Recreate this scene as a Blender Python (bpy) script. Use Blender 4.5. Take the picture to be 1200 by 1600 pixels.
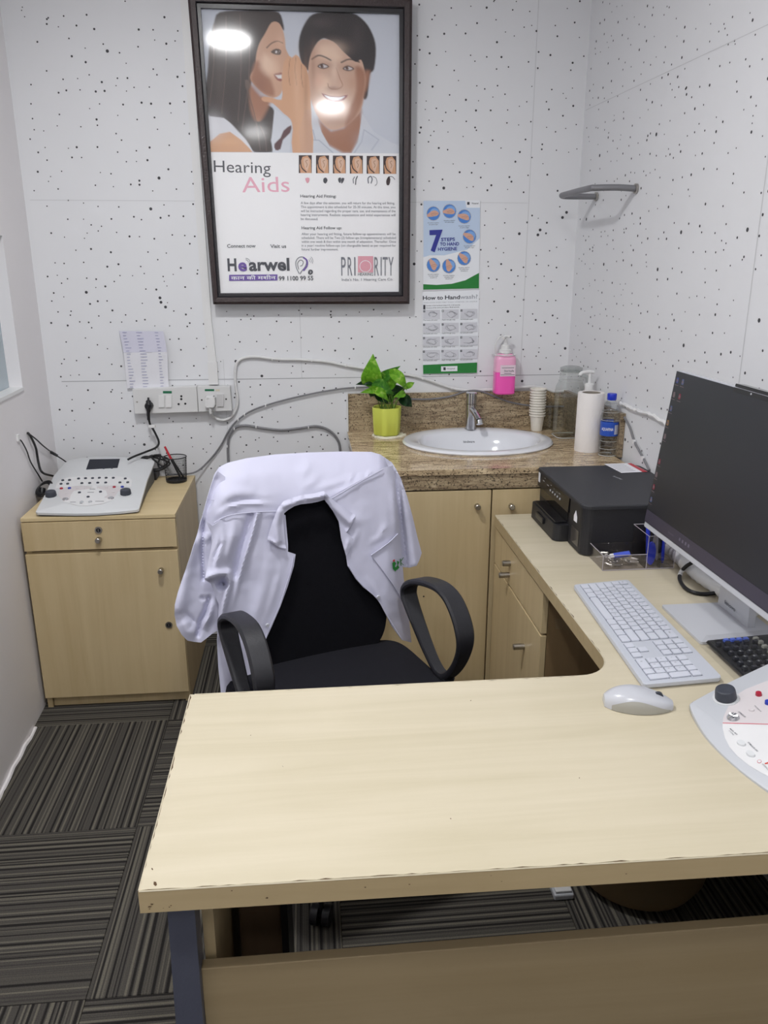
import bpy, bmesh, math, random
import numpy as np
from mathutils import Vector, Matrix, noise
from mathutils.geometry import tessellate_polygon, delaunay_2d_cdt
random.seed(7)
for o in list(bpy.data.objects): bpy.data.objects.remove(o)
COL = bpy.context.scene.collection
SC = bpy.context.scene
# ------------------------------------------------------------------ camera
CH = 1.56; FPX = 1250.0
PITCH, YAW, ROLL = math.radians(17.1813), math.radians(5.4727), math.radians(0.0663)
cp, sp, cy, sy = math.cos(PITCH), math.sin(PITCH), math.cos(YAW), math.sin(YAW)
FW = Vector((sy*cp, cy*cp, -sp)); RT = Vector((cy, -sy, 0)); DN = FW.cross(RT)
RT, DN = RT*math.cos(ROLL)+DN*math.sin(ROLL), DN*math.cos(ROLL)-RT*math.sin(ROLL)
CAMP = Vector((0, 0, CH))
cam = bpy.data.cameras.new('camera'); camo = bpy.data.objects.new('camera', cam); COL.objects.link(camo)
M = Matrix.Identity(4)
for i in range(3):
    M[i][0] = RT[i]; M[i][1] = -DN[i]; M[i][2] = -FW[i]; M[i][3] = CAMP[i]
camo.matrix_world = M
cam.sensor_fit = 'HORIZONTAL'; cam.sensor_width = 36; cam.lens = 36*FPX/1200
cam.clip_start = 0.02; cam.clip_end = 50
SC.camera = camo
SC.view_settings.view_transform = 'Standard'; SC.view_settings.look = 'None'
SC.view_settings.gamma = 1; SC.view_settings.use_curve_mapping = False
SC.view_settings.exposure = -0.07
w = bpy.data.worlds.new('world'); SC.world = w; w.use_nodes = True
w.node_tree.nodes['Background'].inputs[0].default_value = (0.8, 0.85, 0.95, 1)
w.node_tree.nodes['Background'].inputs[1].default_value = 0.15
# ceiling downlights, the last one added as fill behind the camera: (x, y, radius, strength)
CEIL = 2.75
LAMPS = [(-0.355, 1.68, 0.105, 240), (0.225, 0.18, 0.105, 172), (-0.36, -0.80, 0.105, 70)]

# ------------------------------------------------------------------ projection helpers (pixel -> point on a plane in the room)
def ray(x, y): return FW + RT*((x-600)/FPX) + DN*((y-800)/FPX)
def on_plane(px, py, O, N):
    d = ray(px, py); t = (Vector(O)-CAMP).dot(N)/d.dot(N); return CAMP+d*t
def at_z(px, py, z): return on_plane(px, py, (0, 0, z), Vector((0, 0, 1)))
def at_y(px, py, y): return on_plane(px, py, (0, y, 0), Vector((0, 1, 0)))
def at_x(px, py, x): return on_plane(px, py, (x, 0, 0), Vector((1, 0, 0)))

# ------------------------------------------------------------------ materials
def lin(c):
    c = c/255.0
    return c/12.92 if c <= 0.04045 else ((c+0.055)/1.055)**2.4
def rgb(r, g, b): return (lin(r), lin(g), lin(b), 1)
def newmat(name):
    m = bpy.data.materials.new(name); m.use_nodes = True
    return m, m.node_tree.nodes, m.node_tree.links, m.node_tree.nodes['Principled BSDF']
def mat(name, c, rough=0.5, metal=0.0, bump=0.0, bscale=60, var=0.0, vscale=8, coat=0.0, spec=0.5, stretch=(1, 1, 1)):
    m, n, l, p = newmat(name)
    p.inputs['Base Color'].default_value = rgb(*c); p.inputs['Roughness'].default_value = rough
    p.inputs['Metallic'].default_value = metal; p.inputs['Coat Weight'].default_value = coat
    p.inputs['Coat Roughness'].default_value = 0.08; p.inputs['Specular IOR Level'].default_value = spec
    tc = n.new('ShaderNodeTexCoord'); mp = n.new('ShaderNodeMapping'); mp.inputs['Scale'].default_value = stretch
    l.new(tc.outputs['Object'], mp.inputs['Vector'])
    nz = n.new('ShaderNodeTexNoise'); nz.inputs['Scale'].default_value = vscale; nz.inputs['Detail'].default_value = 4
    l.new(mp.outputs[0], nz.inputs['Vector'])
    mr = n.new('ShaderNodeMapRange'); mr.inputs[3].default_value = 1-var; mr.inputs[4].default_value = 1+var
    l.new(nz.outputs['Fac'], mr.inputs[0])
    mx = n.new('ShaderNodeVectorMath'); mx.operation = 'SCALE'; mx.inputs[0].default_value = rgb(*c)[:3]
    l.new(mr.outputs[0], mx.inputs['Scale']); l.new(mx.outputs[0], p.inputs['Base Color'])
    if bump:
        nb = n.new('ShaderNodeTexNoise'); nb.inputs['Scale'].default_value = bscale; nb.inputs['Detail'].default_value = 3
        l.new(mp.outputs[0], nb.inputs['Vector'])
        b = n.new('ShaderNodeBump'); b.inputs['Strength'].default_value = bump; b.inputs['Distance'].default_value = 0.002
        l.new(nb.outputs['Fac'], b.inputs['Height']); l.new(b.outputs[0], p.inputs['Normal'])
    return m
def wood(name, c1, c2, axis='x', rough=0.42, scale=1.0):
    m, n, l, p = newmat(name)
    tc = n.new('ShaderNodeTexCoord'); mp = n.new('ShaderNodeMapping')
    s = {'x': (1.2, 22, 22), 'y': (22, 1.2, 22), 'z': (22, 22, 1.2)}[axis]
    mp.inputs['Scale'].default_value = [q*scale for q in s]
    l.new(tc.outputs['Object'], mp.inputs['Vector'])
    nz = n.new('ShaderNodeTexNoise'); nz.inputs['Scale'].default_value = 1.0; nz.inputs['Detail'].default_value = 6; nz.inputs['Roughness'].default_value = 0.6
    nz.inputs['Distortion'].default_value = 0.6
    l.new(mp.outputs[0], nz.inputs['Vector'])
    nz2 = n.new('ShaderNodeTexNoise'); nz2.inputs['Scale'].default_value = 3.0; l.new(tc.outputs['Object'], nz2.inputs['Vector'])
    ad = n.new('ShaderNodeMath'); ad.operation = 'MULTIPLY_ADD'; ad.inputs[1].default_value = 0.5
    l.new(nz2.outputs['Fac'], ad.inputs[0]); l.new(nz.outputs['Fac'], ad.inputs[2])
    cr = n.new('ShaderNodeValToRGB'); cr.color_ramp.elements[0].position = 0.5; cr.color_ramp.elements[1].position = 1.0
    cr.color_ramp.elements[0].color = rgb(*c1); cr.color_ramp.elements[1].color = rgb(*c2)
    l.new(ad.outputs[0], cr.inputs[0]); l.new(cr.outputs[0], p.inputs['Base Color'])
    p.inputs['Roughness'].default_value = rough; p.inputs['Specular IOR Level'].default_value = 0.35
    return m
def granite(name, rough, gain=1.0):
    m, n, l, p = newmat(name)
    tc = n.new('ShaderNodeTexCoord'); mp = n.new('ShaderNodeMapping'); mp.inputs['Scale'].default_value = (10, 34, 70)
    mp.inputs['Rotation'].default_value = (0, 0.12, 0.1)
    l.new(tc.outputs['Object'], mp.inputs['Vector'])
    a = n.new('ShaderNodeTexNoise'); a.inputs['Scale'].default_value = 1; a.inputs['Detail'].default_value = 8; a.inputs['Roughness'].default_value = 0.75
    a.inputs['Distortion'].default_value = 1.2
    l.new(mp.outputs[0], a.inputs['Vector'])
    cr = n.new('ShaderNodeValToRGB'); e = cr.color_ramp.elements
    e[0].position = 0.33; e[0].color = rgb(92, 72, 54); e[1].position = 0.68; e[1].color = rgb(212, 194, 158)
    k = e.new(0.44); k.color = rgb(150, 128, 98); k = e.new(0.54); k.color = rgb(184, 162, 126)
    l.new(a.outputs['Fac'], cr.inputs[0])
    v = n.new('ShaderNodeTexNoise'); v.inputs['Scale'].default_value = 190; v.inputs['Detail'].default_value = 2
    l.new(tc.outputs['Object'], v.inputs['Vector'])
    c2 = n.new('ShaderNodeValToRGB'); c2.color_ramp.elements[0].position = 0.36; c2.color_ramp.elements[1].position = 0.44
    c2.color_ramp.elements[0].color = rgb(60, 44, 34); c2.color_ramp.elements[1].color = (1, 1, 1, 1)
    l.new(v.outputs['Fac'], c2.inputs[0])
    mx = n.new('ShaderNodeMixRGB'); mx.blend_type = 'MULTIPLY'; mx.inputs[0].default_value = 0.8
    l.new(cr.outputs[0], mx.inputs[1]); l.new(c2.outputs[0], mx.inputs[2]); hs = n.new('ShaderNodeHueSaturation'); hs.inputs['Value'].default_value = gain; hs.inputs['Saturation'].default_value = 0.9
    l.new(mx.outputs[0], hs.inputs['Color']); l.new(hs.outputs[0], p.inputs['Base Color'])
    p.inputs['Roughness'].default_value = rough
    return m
def clear(name, tint=(1, 1, 1), rough=0.03, ior=1.45, refl=1.0):
    m, n, l, p = newmat(name); n.remove(p)
    out = n['Material Output']
    t = n.new('ShaderNodeBsdfTransparent'); t.inputs[0].default_value = (*tint, 1)
    g = n.new('ShaderNodeBsdfGlossy'); g.inputs['Roughness'].default_value = rough
    f = n.new('ShaderNodeMath'); f.operation = 'MULTIPLY_ADD'; lw = n.new('ShaderNodeLayerWeight'); lw.inputs[0].default_value = 0.5
    pw_ = n.new('ShaderNodeMath'); pw_.operation = 'POWER'; pw_.inputs[1].default_value = 4.0; l.new(lw.outputs['Facing'], pw_.inputs[0])
    l.new(pw_.outputs[0], f.inputs[0]); f.inputs[1].default_value = 0.7; f.inputs[2].default_value = 0.045
    mu = n.new('ShaderNodeMath'); mu.operation = 'MULTIPLY'; mu.inputs[1].default_value = refl; l.new(f.outputs[0], mu.inputs[0])
    mx = n.new('ShaderNodeMixShader'); l.new(mu.outputs[0], mx.inputs[0]); l.new(t.outputs[0], mx.inputs[1]); l.new(g.outputs[0], mx.inputs[2])
    l.new(mx.outputs[0], out.inputs[0]); return m
def emis(name, c, s):
    m, n, l, p = newmat(name)
    p.inputs['Base Color'].default_value = rgb(*c); p.inputs['Emission Color'].default_value = rgb(*c); p.inputs['Emission Strength'].default_value = s
    return m
def carpet(name):
    m, n, l, p = newmat(name)
    tc = n.new('ShaderNodeTexCoord'); oi = n.new('ShaderNodeObjectInfo')
    sx = n.new('ShaderNodeSeparateXYZ'); l.new(tc.outputs['Object'], sx.inputs[0])
    mu = n.new('ShaderNodeMath'); mu.operation = 'MULTIPLY_ADD'; mu.inputs[1].default_value = 11.0
    l.new(oi.outputs['Random'], mu.inputs[0]); l.new(sx.outputs[0], mu.inputs[2])
    w1 = n.new('ShaderNodeTexNoise'); w1.noise_dimensions = '1D'; w1.inputs['Scale'].default_value = 100; w1.inputs['Detail'].default_value = 1.5
    l.new(mu.outputs[0], w1.inputs['W'])
    cr = n.new('ShaderNodeValToRGB'); e = cr.color_ramp.elements; cr.color_ramp.interpolation = 'LINEAR'
    e[0].position = 0.38; e[0].color = rgb(42, 40, 39); e[1].position = 0.64; e[1].color = rgb(108, 104, 94)
    k = e.new(0.455); k.color = rgb(74, 71, 68); k = e.new(0.57); k.color = rgb(84, 81, 75)
    l.new(w1.outputs['Fac'], cr.inputs[0])
    f = n.new('ShaderNodeTexNoise'); f.inputs['Scale'].default_value = 420; l.new(tc.outputs['Object'], f.inputs['Vector'])
    mr = n.new('ShaderNodeMapRange'); mr.inputs[3].default_value = 0.45; mr.inputs[4].default_value = 1.5; l.new(f.outputs['Fac'], mr.inputs[0])
    mx = n.new('ShaderNodeVectorMath'); mx.operation = 'SCALE'; l.new(cr.outputs[0], mx.inputs[0]); l.new(mr.outputs[0], mx.inputs['Scale'])
    l.new(mx.outputs[0], p.inputs['Base Color'])
    b = n.new('ShaderNodeBump'); b.inputs['Distance'].default_value = 0.003; b.inputs['Strength'].default_value = 0.7
    l.new(w1.outputs['Fac'], b.inputs['Height']); l.new(b.outputs[0], p.inputs['Normal'])
    p.inputs['Roughness'].default_value = 0.95; p.inputs['Specular IOR Level'].default_value = 0.1
    return m
def leafmat(name, a, b_, y):
    m, n, l, p = newmat(name)
    tc = n.new('ShaderNodeTexCoord'); nz = n.new('ShaderNodeTexNoise'); nz.inputs['Scale'].default_value = 38; nz.inputs['Detail'].default_value = 3
    nz.inputs['Distortion'].default_value = 0.8
    l.new(tc.outputs['Object'], nz.inputs['Vector'])
    cr = n.new('ShaderNodeValToRGB'); e = cr.color_ramp.elements
    e[0].position = 0.35; e[0].color = rgb(*a); e[1].position = 0.72; e[1].color = rgb(*y); k = e.new(0.55); k.color = rgb(*b_)
    l.new(nz.outputs['Fac'], cr.inputs[0]); l.new(cr.outputs[0], p.inputs['Base Color'])
    p.inputs['Roughness'].default_value = 0.35
    return m

WALL = mat('wall_paint', (232, 233, 236), 0.6, var=0.02, vscale=3, bump=0.08, bscale=120)
WALL_R = mat('wall_paint_right', (226, 227, 230), 0.6, var=0.03, vscale=3, bump=0.08, bscale=120)
WALL_L = mat('wall_left_whitened', (240, 237, 239), 0.62, var=0.03, vscale=2.5, bump=0.06, bscale=90)  # left wall whitened to stand in for light the lamps don't give it
HOLE = mat('hole_dark', (72, 72, 76), 0.9)
SEAM = mat('seam_grey', (168, 169, 172), 0.8)
SEAM2 = mat('seam_light', (205, 206, 208), 0.8)
CARPET = carpet('carpet')
DESK = wood('desk_laminate', (198, 188, 162), (212, 202, 179), 'x', 0.40)
DESK_E = wood('desk_edge', (176, 156, 118), (192, 172, 134), 'x', 0.5)
CAB = wood('cabinet_laminate', (196, 174, 132), (212, 192, 152), 'z', 0.42)
CABX = wood('cabinet_top_laminate', (206, 184, 140), (220, 200, 158), 'x', 0.42)
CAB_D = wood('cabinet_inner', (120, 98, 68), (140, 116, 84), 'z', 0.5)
BROWNW = wood('brown_panel', (104, 84, 66), (118, 96, 76), 'z', 0.5)
CHIP = mat('chipped_edge', (92, 70, 48), 0.9)
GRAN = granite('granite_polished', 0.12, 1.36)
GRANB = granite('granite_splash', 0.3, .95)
CERAM = mat('ceramic', (232, 234, 240), 0.12, coat=0.5)
CHROME = mat('chrome', (205, 205, 208), 0.12, 1.0)
STEEL = mat('brushed_steel', (176, 172, 166), 0.32, 1.0, bump=0.05)
BLK = mat('black_plastic', (26, 26, 30), 0.42, bump=0.15, bscale=300)
BLKG = mat('black_gloss', (12, 12, 14), 0.12)
BLKF = mat('black_fabric', (15, 15, 20), 0.95, bump=0.5, bscale=500, var=0.15, vscale=200, spec=0.15)
BLKS = mat('black_seat', (27, 27, 33), 0.9, bump=0.5, bscale=500, var=0.15, vscale=200, spec=0.2)
ARM = mat('arm_plastic', (36, 36, 41), 0.45, bump=0.25, bscale=120)
PRN = mat('printer_black', (34, 34, 38), 0.5, bump=0.25, bscale=500)
PRNG = mat('printer_dark', (20, 20, 23), 0.3)
CLOTH = mat('coat_cotton', (204, 204, 224), 0.85, bump=0.12, bscale=45, var=0.015, vscale=12, spec=0.2)
WPL = mat('white_plastic', (232, 232, 232), 0.35)
WPL2 = mat('off_white_plastic', (222, 222, 222), 0.4)
GPL = mat('grey_plastic', (216, 218, 220), 0.4)
GPL2 = mat('mid_grey_plastic', (186, 188, 193), 0.45)
SILV = mat('silver_plastic', (196, 198, 205), 0.28, coat=0.3)
SILV2 = mat('silver_side', (176, 178, 182), 0.35)
KEYM = mat('key_plastic', (212, 215, 226), 0.45)
KEYB = mat('keyboard_body', (198, 202, 212), 0.4)
KEYG = mat('keyboard_gap', (104, 108, 124), 0.6)
DKGREY = mat('dark_grey', (58, 62, 72), 0.5)
GREYTXT = mat('grey_print', (120, 122, 128), 0.7)
PAPER = mat('paper', (238, 238, 244), 0.8)
PAPER2 = mat('paper_folded', (206, 205, 220), 0.8)
PINK = mat('pink_liquid', (255, 92, 190), 0.25, coat=0.5)
PINKC = mat('pink_clear', (250, 178, 214), 0.25, coat=0.5)
YEL = mat('chartreuse', (208, 216, 92), 0.4)
SOIL = mat('soil', (40, 30, 22), 0.95)
GLASS = clear('glass', (0.97, 0.98, 0.975), 0.02)
GLASSD = clear('jug_glass', (0.92, 0.935, 0.925), 0.02)
PET = clear('bottle_plastic', (0.90, 0.92, 0.94), 0.05)
ACRY = clear('acrylic', (0.93, 0.92, 0.935), 0.04)
GLAZ = clear('picture_glazing', (1, 1, 1), 0.085, 1.5, 1.0)
WATER = clear('water', (0.985, 0.99, 0.985), 0.0, 1.33, 0.5)
WINDG = mat('window_glass_tint', (158, 176, 186), 0.08, coat=0.6, var=0.04, vscale=30)
FRAMEB = mat('frame_brown', (52, 38, 38), 0.35, bump=0.9, bscale=160, var=0.35, vscale=90)
FRAMEK = mat('frame_black', (30, 27, 32), 0.3)
BLUE = mat('blue_plastic', (40, 62, 205), 0.35)
BLUEC = mat('blue_cap', (24, 52, 190), 0.35)
RED = mat('red_plastic', (196, 40, 56), 0.4)
GRNL = mat('green_print', (34, 128, 54), 0.6)
GREENB = mat('green_label', (24, 110, 74), 0.5)
CABG = mat('cable_grey', (126, 126, 130), 0.5)
CABD = mat('cable_dark', (84, 84, 90), 0.5)
CABW = mat('cable_white', (226, 226, 226), 0.45)
CABK = mat('cable_black', (24, 24, 27), 0.45)
LEGM = mat('leg_metal', (78, 81, 95), 0.45, bump=0.3, bscale=200)
LEAF1 = leafmat('leaf_bright', (110, 180, 40), (148, 210, 60), (214, 236, 128))
LEAF2 = leafmat('leaf_mid', (66, 134, 44), (96, 168, 56), (168, 212, 100))
LEAF3 = leafmat('leaf_dark', (22, 62, 30), (34, 80, 38), (60, 110, 54))
STEM = mat('stem', (120, 158, 66), 0.5)
LAMPM = emis('lamp_glow', (248, 250, 255), 1.0)

# ------------------------------------------------------------------ mesh helpers
def tag(o, label=None, cat=None, group=None, kind=None):
    if label: o['label'] = label
    if cat: o['category'] = cat
    if group: o['group'] = group
    if kind: o['kind'] = kind
    return o
def empty(name, loc, label, cat, group=None, rot=0.0):
    o = bpy.data.objects.new(name, None); COL.objects.link(o); o.location = loc; o.rotation_euler = (0, 0, rot)
    o.empty_display_size = 0.05
    return tag(o, label, cat, group)
def obj(name, bm, mats, parent=None, smooth=False, label=None, world=True, fix=True):
    """link a bmesh as one mesh object; vertices are given in world space unless world=False"""
    if fix: bmesh.ops.recalc_face_normals(bm, faces=bm.faces)
    me = bpy.data.meshes.new(name); bm.to_mesh(me); bm.free()
    if not isinstance(mats, (list, tuple)): mats = [mats]
    for m in mats: me.materials.append(m)
    if smooth:
        for p in me.polygons: p.use_smooth = True
        try: me.set_sharp_from_angle(angle=math.radians(40))
        except Exception: pass
    o = bpy.data.objects.new(name, me); COL.objects.link(o)
    if parent:
        o.parent = parent
        if world: 
            bpy.context.view_layer.update()
            o.matrix_parent_inverse = parent.matrix_world.inverted()
    if label: o['label'] = label
    return o
def origin_to(o, p):
    p = Vector(p); o.data.transform(Matrix.Translation(-p)); o.location = p
    return o
def setm(faces, mi):
    for f in faces: f.material_index = mi
def box(bm, x0, x1, y0, y1, z0, z1, mi=0, bev=0.0, seg=2):
    vs = [bm.verts.new(p) for p in ((x0,y0,z0),(x1,y0,z0),(x1,y1,z0),(x0,y1,z0),(x0,y0,z1),(x1,y0,z1),(x1,y1,z1),(x0,y1,z1))]
    fs = [bm.faces.new([vs[i] for i in q]) for q in ((3,2,1,0),(4,5,6,7),(0,1,5,4),(1,2,6,5),(2,3,7,6),(3,0,4,7))]
    setm(fs, mi)
    if bev:
        es = list({e for f in fs for e in f.edges})
        r = bmesh.ops.bevel(bm, geom=es, offset=bev, segments=seg, affect='EDGES', profile=0.5)
        setm(r['faces'], mi)
    return vs
def frame_of(d):
    d = Vector(d).normalized(); a = Vector((0, 0, 1)) if abs(d.z) < 0.9 else Vector((1, 0, 0))
    u = d.cross(a).normalized(); v = d.cross(u).normalized(); return u, v
def ring(bm, c, u, v, r, seg, r2=None):
    r2 = r if r2 is None else r2
    return [bm.verts.new(Vector(c)+u*(r*math.cos(2*math.pi*i/seg))+v*(r2*math.sin(2*math.pi*i/seg))) for i in range(seg)]
def bridge(bm, a, b, mi=0):
    n = len(a)
    for i in range(n):
        f = bm.faces.new((a[i], a[(i+1) % n], b[(i+1) % n], b[i])); f.material_index = mi
def cyl(bm, p0, p1, r0, r1=None, seg=20, mi=0, caps=True):
    r1 = r0 if r1 is None else r1; p0 = Vector(p0); p1 = Vector(p1); u, v = frame_of(p1-p0)
    a = ring(bm, p0, u, v, r0, seg); b = ring(bm, p1, u, v, r1, seg); bridge(bm, a, b, mi)
    if caps:
        for q in (a, b): bm.faces.new(q).material_index = mi
def smooth_pts(pts, k=6, closed=False):
    P = [Vector(p) for p in pts]; n = len(P)
    if n < 3: return P
    out = []
    rng = range(n if closed else n-1)
    for i in rng:
        p0 = P[(i-1) % n] if (closed or i > 0) else P[0]*2-P[1]
        p1 = P[i]; p2 = P[(i+1) % n]
        p3 = P[(i+2) % n] if (closed or i+2 < n) else P[-1]*2-P[-2]
        for j in range(k):
            t = j/k; t2 = t*t; t3 = t2*t
            out.append(0.5*((2*p1)+(p2-p0)*t+(2*p0-5*p1+4*p2-p3)*t2+(3*p1-p0-3*p2+p3)*t3))
    if not closed: out.append(P[-1])
    return out
def tube(bm, pts, r, seg=8, mi=0, k=6, closed=False, flat=None):
    P = smooth_pts(pts, k, closed) if k else [Vector(p) for p in pts]
    n = len(P); rings = []; u = None
    for i in range(n):
        d = (P[(i+1) % n]-P[i-1]) if closed else (P[min(i+1, n-1)]-P[max(i-1, 0)])
        if d.length < 1e-9: d = Vector((0, 0, 1))
        d.normalize()
        if u is None: u, v = frame_of(d)
        u = (u-d*u.dot(d))
        if u.length < 1e-6: u, _ = frame_of(d)
        u.normalize(); v = d.cross(u)
        rr = r(i/(n-1)) if callable(r) else r
        rings.append(ring(bm, P[i], u, v, rr, seg))
    for i in range(n-1): bridge(bm, rings[i], rings[i+1], mi)
    if closed: bridge(bm, rings[-1], rings[0], mi)
    else:
        bm.faces.new(rings[0]).material_index = mi; bm.faces.new(rings[-1]).material_index = mi
def lathe(bm, prof, c=(0, 0, 0), seg=32, mi=0, sx=1.0, sy=1.0, cap0=False, cap1=False, rot=0.0, pw=None):
    """prof: (r, z) list; pw: superellipse power for square-ish bodies"""
    rings = []
    for r, z in prof:
        q = []
        for i in range(seg):
            a = 2*math.pi*i/seg; ca, sa = math.cos(a), math.sin(a); k = 1.0
            if pw: k = (abs(ca)**pw+abs(sa)**pw)**(-1.0/pw)
            x, y = r*k*ca*sx, r*k*sa*sy
            q.append(bm.verts.new((c[0]+x*math.cos(rot)-y*math.sin(rot), c[1]+x*math.sin(rot)+y*math.cos(rot), c[2]+z)))
        rings.append(q)
    for a, b in zip(rings, rings[1:]): bridge(bm, a, b, mi)
    if cap0: bm.faces.new(rings[0]).material_index = mi
    if cap1: bm.faces.new(rings[-1]).material_index = mi
def prism(bm, bottom, top, mi=0, mi_top=None):
    """two matching loops of 3-D points; caps are triangulated"""
    a = [bm.verts.new(p) for p in bottom]; b = [bm.verts.new(p) for p in top]; bridge(bm, a, b, mi)
    for vs, pts, m in ((a, bottom, mi), (b, top, mi if mi_top is None else mi_top)):
        if len(vs) <= 4: bm.faces.new(vs).material_index = m; continue
        for t in tessellate_polygon([[Vector(p) for p in pts]]):
            try: bm.faces.new([vs[i] for i in t]).material_index = m
            except ValueError: pass
def poly(bm, pts, mi=0):
    vs = [bm.verts.new(p) for p in pts]
    for t in tessellate_polygon([[Vector(p) for p in pts]]):
        try: bm.faces.new([vs[i] for i in t]).material_index = mi
        except ValueError: pass
_tc = {}
def text_mesh(s, bold=0.0):
    if (s, bold) in _tc: return _tc[(s, bold)]
    cu = bpy.data.curves.new('t', 'FONT'); cu.body = s; cu.size = 1; cu.offset = bold; cu.resolution_u = 3
    ob = bpy.data.objects.new('t', cu); COL.objects.link(ob)
    bpy.context.view_layer.update()
    me = bpy.data.meshes.new_from_object(ob.evaluated_get(bpy.context.evaluated_depsgraph_get()))
    V = [tuple(v.co) for v in me.vertices]; Fc = [tuple(p.vertices) for p in me.polygons]
    bpy.data.objects.remove(ob); bpy.data.curves.remove(cu); bpy.data.meshes.remove(me)
    xs = [v[0] for v in V] or [0, 1]; ys = [v[1] for v in V] or [0, 1]
    _tc[(s, bold)] = (V, Fc, min(xs), max(xs), min(ys), max(ys)); return _tc[(s, bold)]
def text(bm, s, O, U, V, width=None, height=None, mi=0, bold=0.0):
    """flat lettering: baseline starts at O, runs along U, up along V (unit vectors); fit to width / cap height"""
    vv, ff, x0, x1, y0, y1 = text_mesh(s, bold)
    if not vv: return
    sx = width/(x1-x0) if width else None
    sy = height/0.70 if height else None
    if sx is None: sx = sy
    if sy is None: sy = sx
    O = Vector(O); vs = [bm.verts.new(O+U*((p[0]-x0)*sx)+V*(p[1]*sy)) for p in vv]
    for f in ff:
        try: bm.faces.new([vs[i] for i in f]).material_index = mi
        except ValueError: pass

class Art:
    """flat print on a plane; pixel outlines of the photograph are laid on that plane"""
    def __init__(s, O, N, mats, conv=lambda x, y: (x, y)):
        s.O = Vector(O); s.N = Vector(N).normalized(); s.bm = bmesh.new(); s.mats = mats; s.conv = conv
        s.lay = 1
    def P(s, x, y, k=0):
        return on_plane(*s.conv(x, y), s.O+s.N*(0.0001+k*0.00003), s.N)
    def poly(s, pts, mi, k=None, smooth=0):
        if k is None: s.lay += 1; k = s.lay
        Q = [s.P(x, y, k) for x, y in pts]
        if smooth: Q = smooth_pts(Q, smooth, True)
        poly(s.bm, Q, mi)
    def line(s, pts, wd, mi, smooth=0):
        s.lay += 1
        Q = [s.P(x, y, s.lay) for x, y in pts]
        if smooth: Q = smooth_pts(Q, smooth)
        L = []; R_ = []
        for i, q in enumerate(Q):
            d = (Q[min(i+1, len(Q)-1)]-Q[max(i-1, 0)]).normalized(); n = d.cross(s.N)
            L.append(s.bm.verts.new(q+n*wd/2)); R_.append(s.bm.verts.new(q-n*wd/2))
        for i in range(len(Q)-1):
            s.bm.faces.new((L[i], L[i+1], R_[i+1], R_[i])).material_index = mi
    def text(s, t, x0, y0, x1, y1, mi, hpx=None, bold=0.0):
        s.lay += 1
        a = s.P(x0, y0, s.lay); b = s.P(x1, y1, s.lay); U = (b-a); W = U.length; U.normalize(); V = s.N.cross(U)
        if V.z < 0 and abs(s.N.z) < 0.8: V = -V
        h = None
        if hpx: h = (s.P(x0, y0-hpx, s.lay)-a).length
        text(s.bm, t, a, U, V, W, h, mi, bold)
    def done(s, name, parent, label=None):
        return obj(name, s.bm, s.mats, parent, fix=False, label=label)

# ================================================================== SETTING
YB = 3.28                       # back wall
def xl(y): return -0.975-0.035*(y-2.0)        # left wall plane
def xr(y): return 1.085+0.055*(YB-y)          # right wall plane
def struct(name, bm, m, parent=None, **k):
    o = obj(name, bm, m, parent, **k)
    o['kind'] = 'structure'
    return o
Y0R = -1.3
bm = bmesh.new(); box(bm, -1.3, 1.5, Y0R-0.1, YB+0.1, -0.12, -0.012); floor = struct('floor', bm, CHIP)
bm = bmesh.new(); box(bm, -1.3, 1.5, Y0R-0.1, YB+0.1, CEIL, CEIL+0.1); struct('ceiling', bm, WALL)
bm = bmesh.new(); box(bm, -1.3, 1.5, YB, YB+0.1, -0.05, CEIL); wall_back = struct('wall_back', bm, WALL)
bm = bmesh.new(); box(bm, -1.3, 1.5, Y0R-0.1, Y0R, -0.05, CEIL); struct('wall_front', bm, WALL)
bm = bmesh.new()
prism(bm, [(xr(Y0R), Y0R, -0.05), (xr(YB+0.05), YB+0.05, -0.05), (1.5, YB+0.05, -0.05), (1.5, Y0R, -0.05)],
      [(xr(Y0R), Y0R, CEIL), (xr(YB+0.05), YB+0.05, CEIL), (1.5, YB+0.05, CEIL), (1.5, Y0R, CEIL)])
wall_right = struct('wall_right', bm, WALL_R)
# left wall with a recessed pane of the booth window
bm = bmesh.new()
WY0, WY1, WZ0, WZ1 = 1.70, 2.965, 1.145, 1.655
def lslab(y0, y1, z0, z1):
    prism(bm, [(xl(y0), y0, z0), (xl(y1), y1, z0), (xl(y1)-0.14, y1, z0), (xl(y0)-0.14, y0, z0)],
          [(xl(y0), y0, z1), (xl(y1), y1, z1), (xl(y1)-0.14, y1, z1), (xl(y0)-0.14, y0, z1)])
lslab(Y0R, WY0, -0.05, CEIL); lslab(WY1, YB+0.05, -0.05, CEIL); lslab(WY0, WY1, -0.05, WZ0-0.004); lslab(WY0, WY1, WZ1, CEIL)
wall_left = struct('wall_left', bm, WALL_L)
bm = bmesh.new(); y0, y1 = WY0, WY1
prism(bm, [(xl(y0)-0.046, y0, WZ0), (xl(y1)-0.046, y1, WZ0), (xl(y1)-0.052, y1, WZ0), (xl(y0)-0.052, y0, WZ0)],
      [(xl(y0)-0.046, y0, WZ1), (xl(y1)-0.046, y1, WZ1), (xl(y1)-0.052, y1, WZ1), (xl(y0)-0.052, y0, WZ1)])
win = struct('window_1', bm, WINDG)
bm = bmesh.new()
prism(bm, [(xl(y0)+0.004, y0, WZ0-0.012), (xl(y1)+0.004, y1, WZ0-0.012), (xl(y1)-0.045, y1, WZ0-0.012), (xl(y0)-0.045, y0, WZ0-0.012)],
      [(xl(y0)+0.004, y0, WZ0), (xl(y1)+0.004, y1, WZ0), (xl(y1)-0.045, y1, WZ0), (xl(y0)-0.045, y0, WZ0)])
obj('window_sill', bm, WPL, win)
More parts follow.
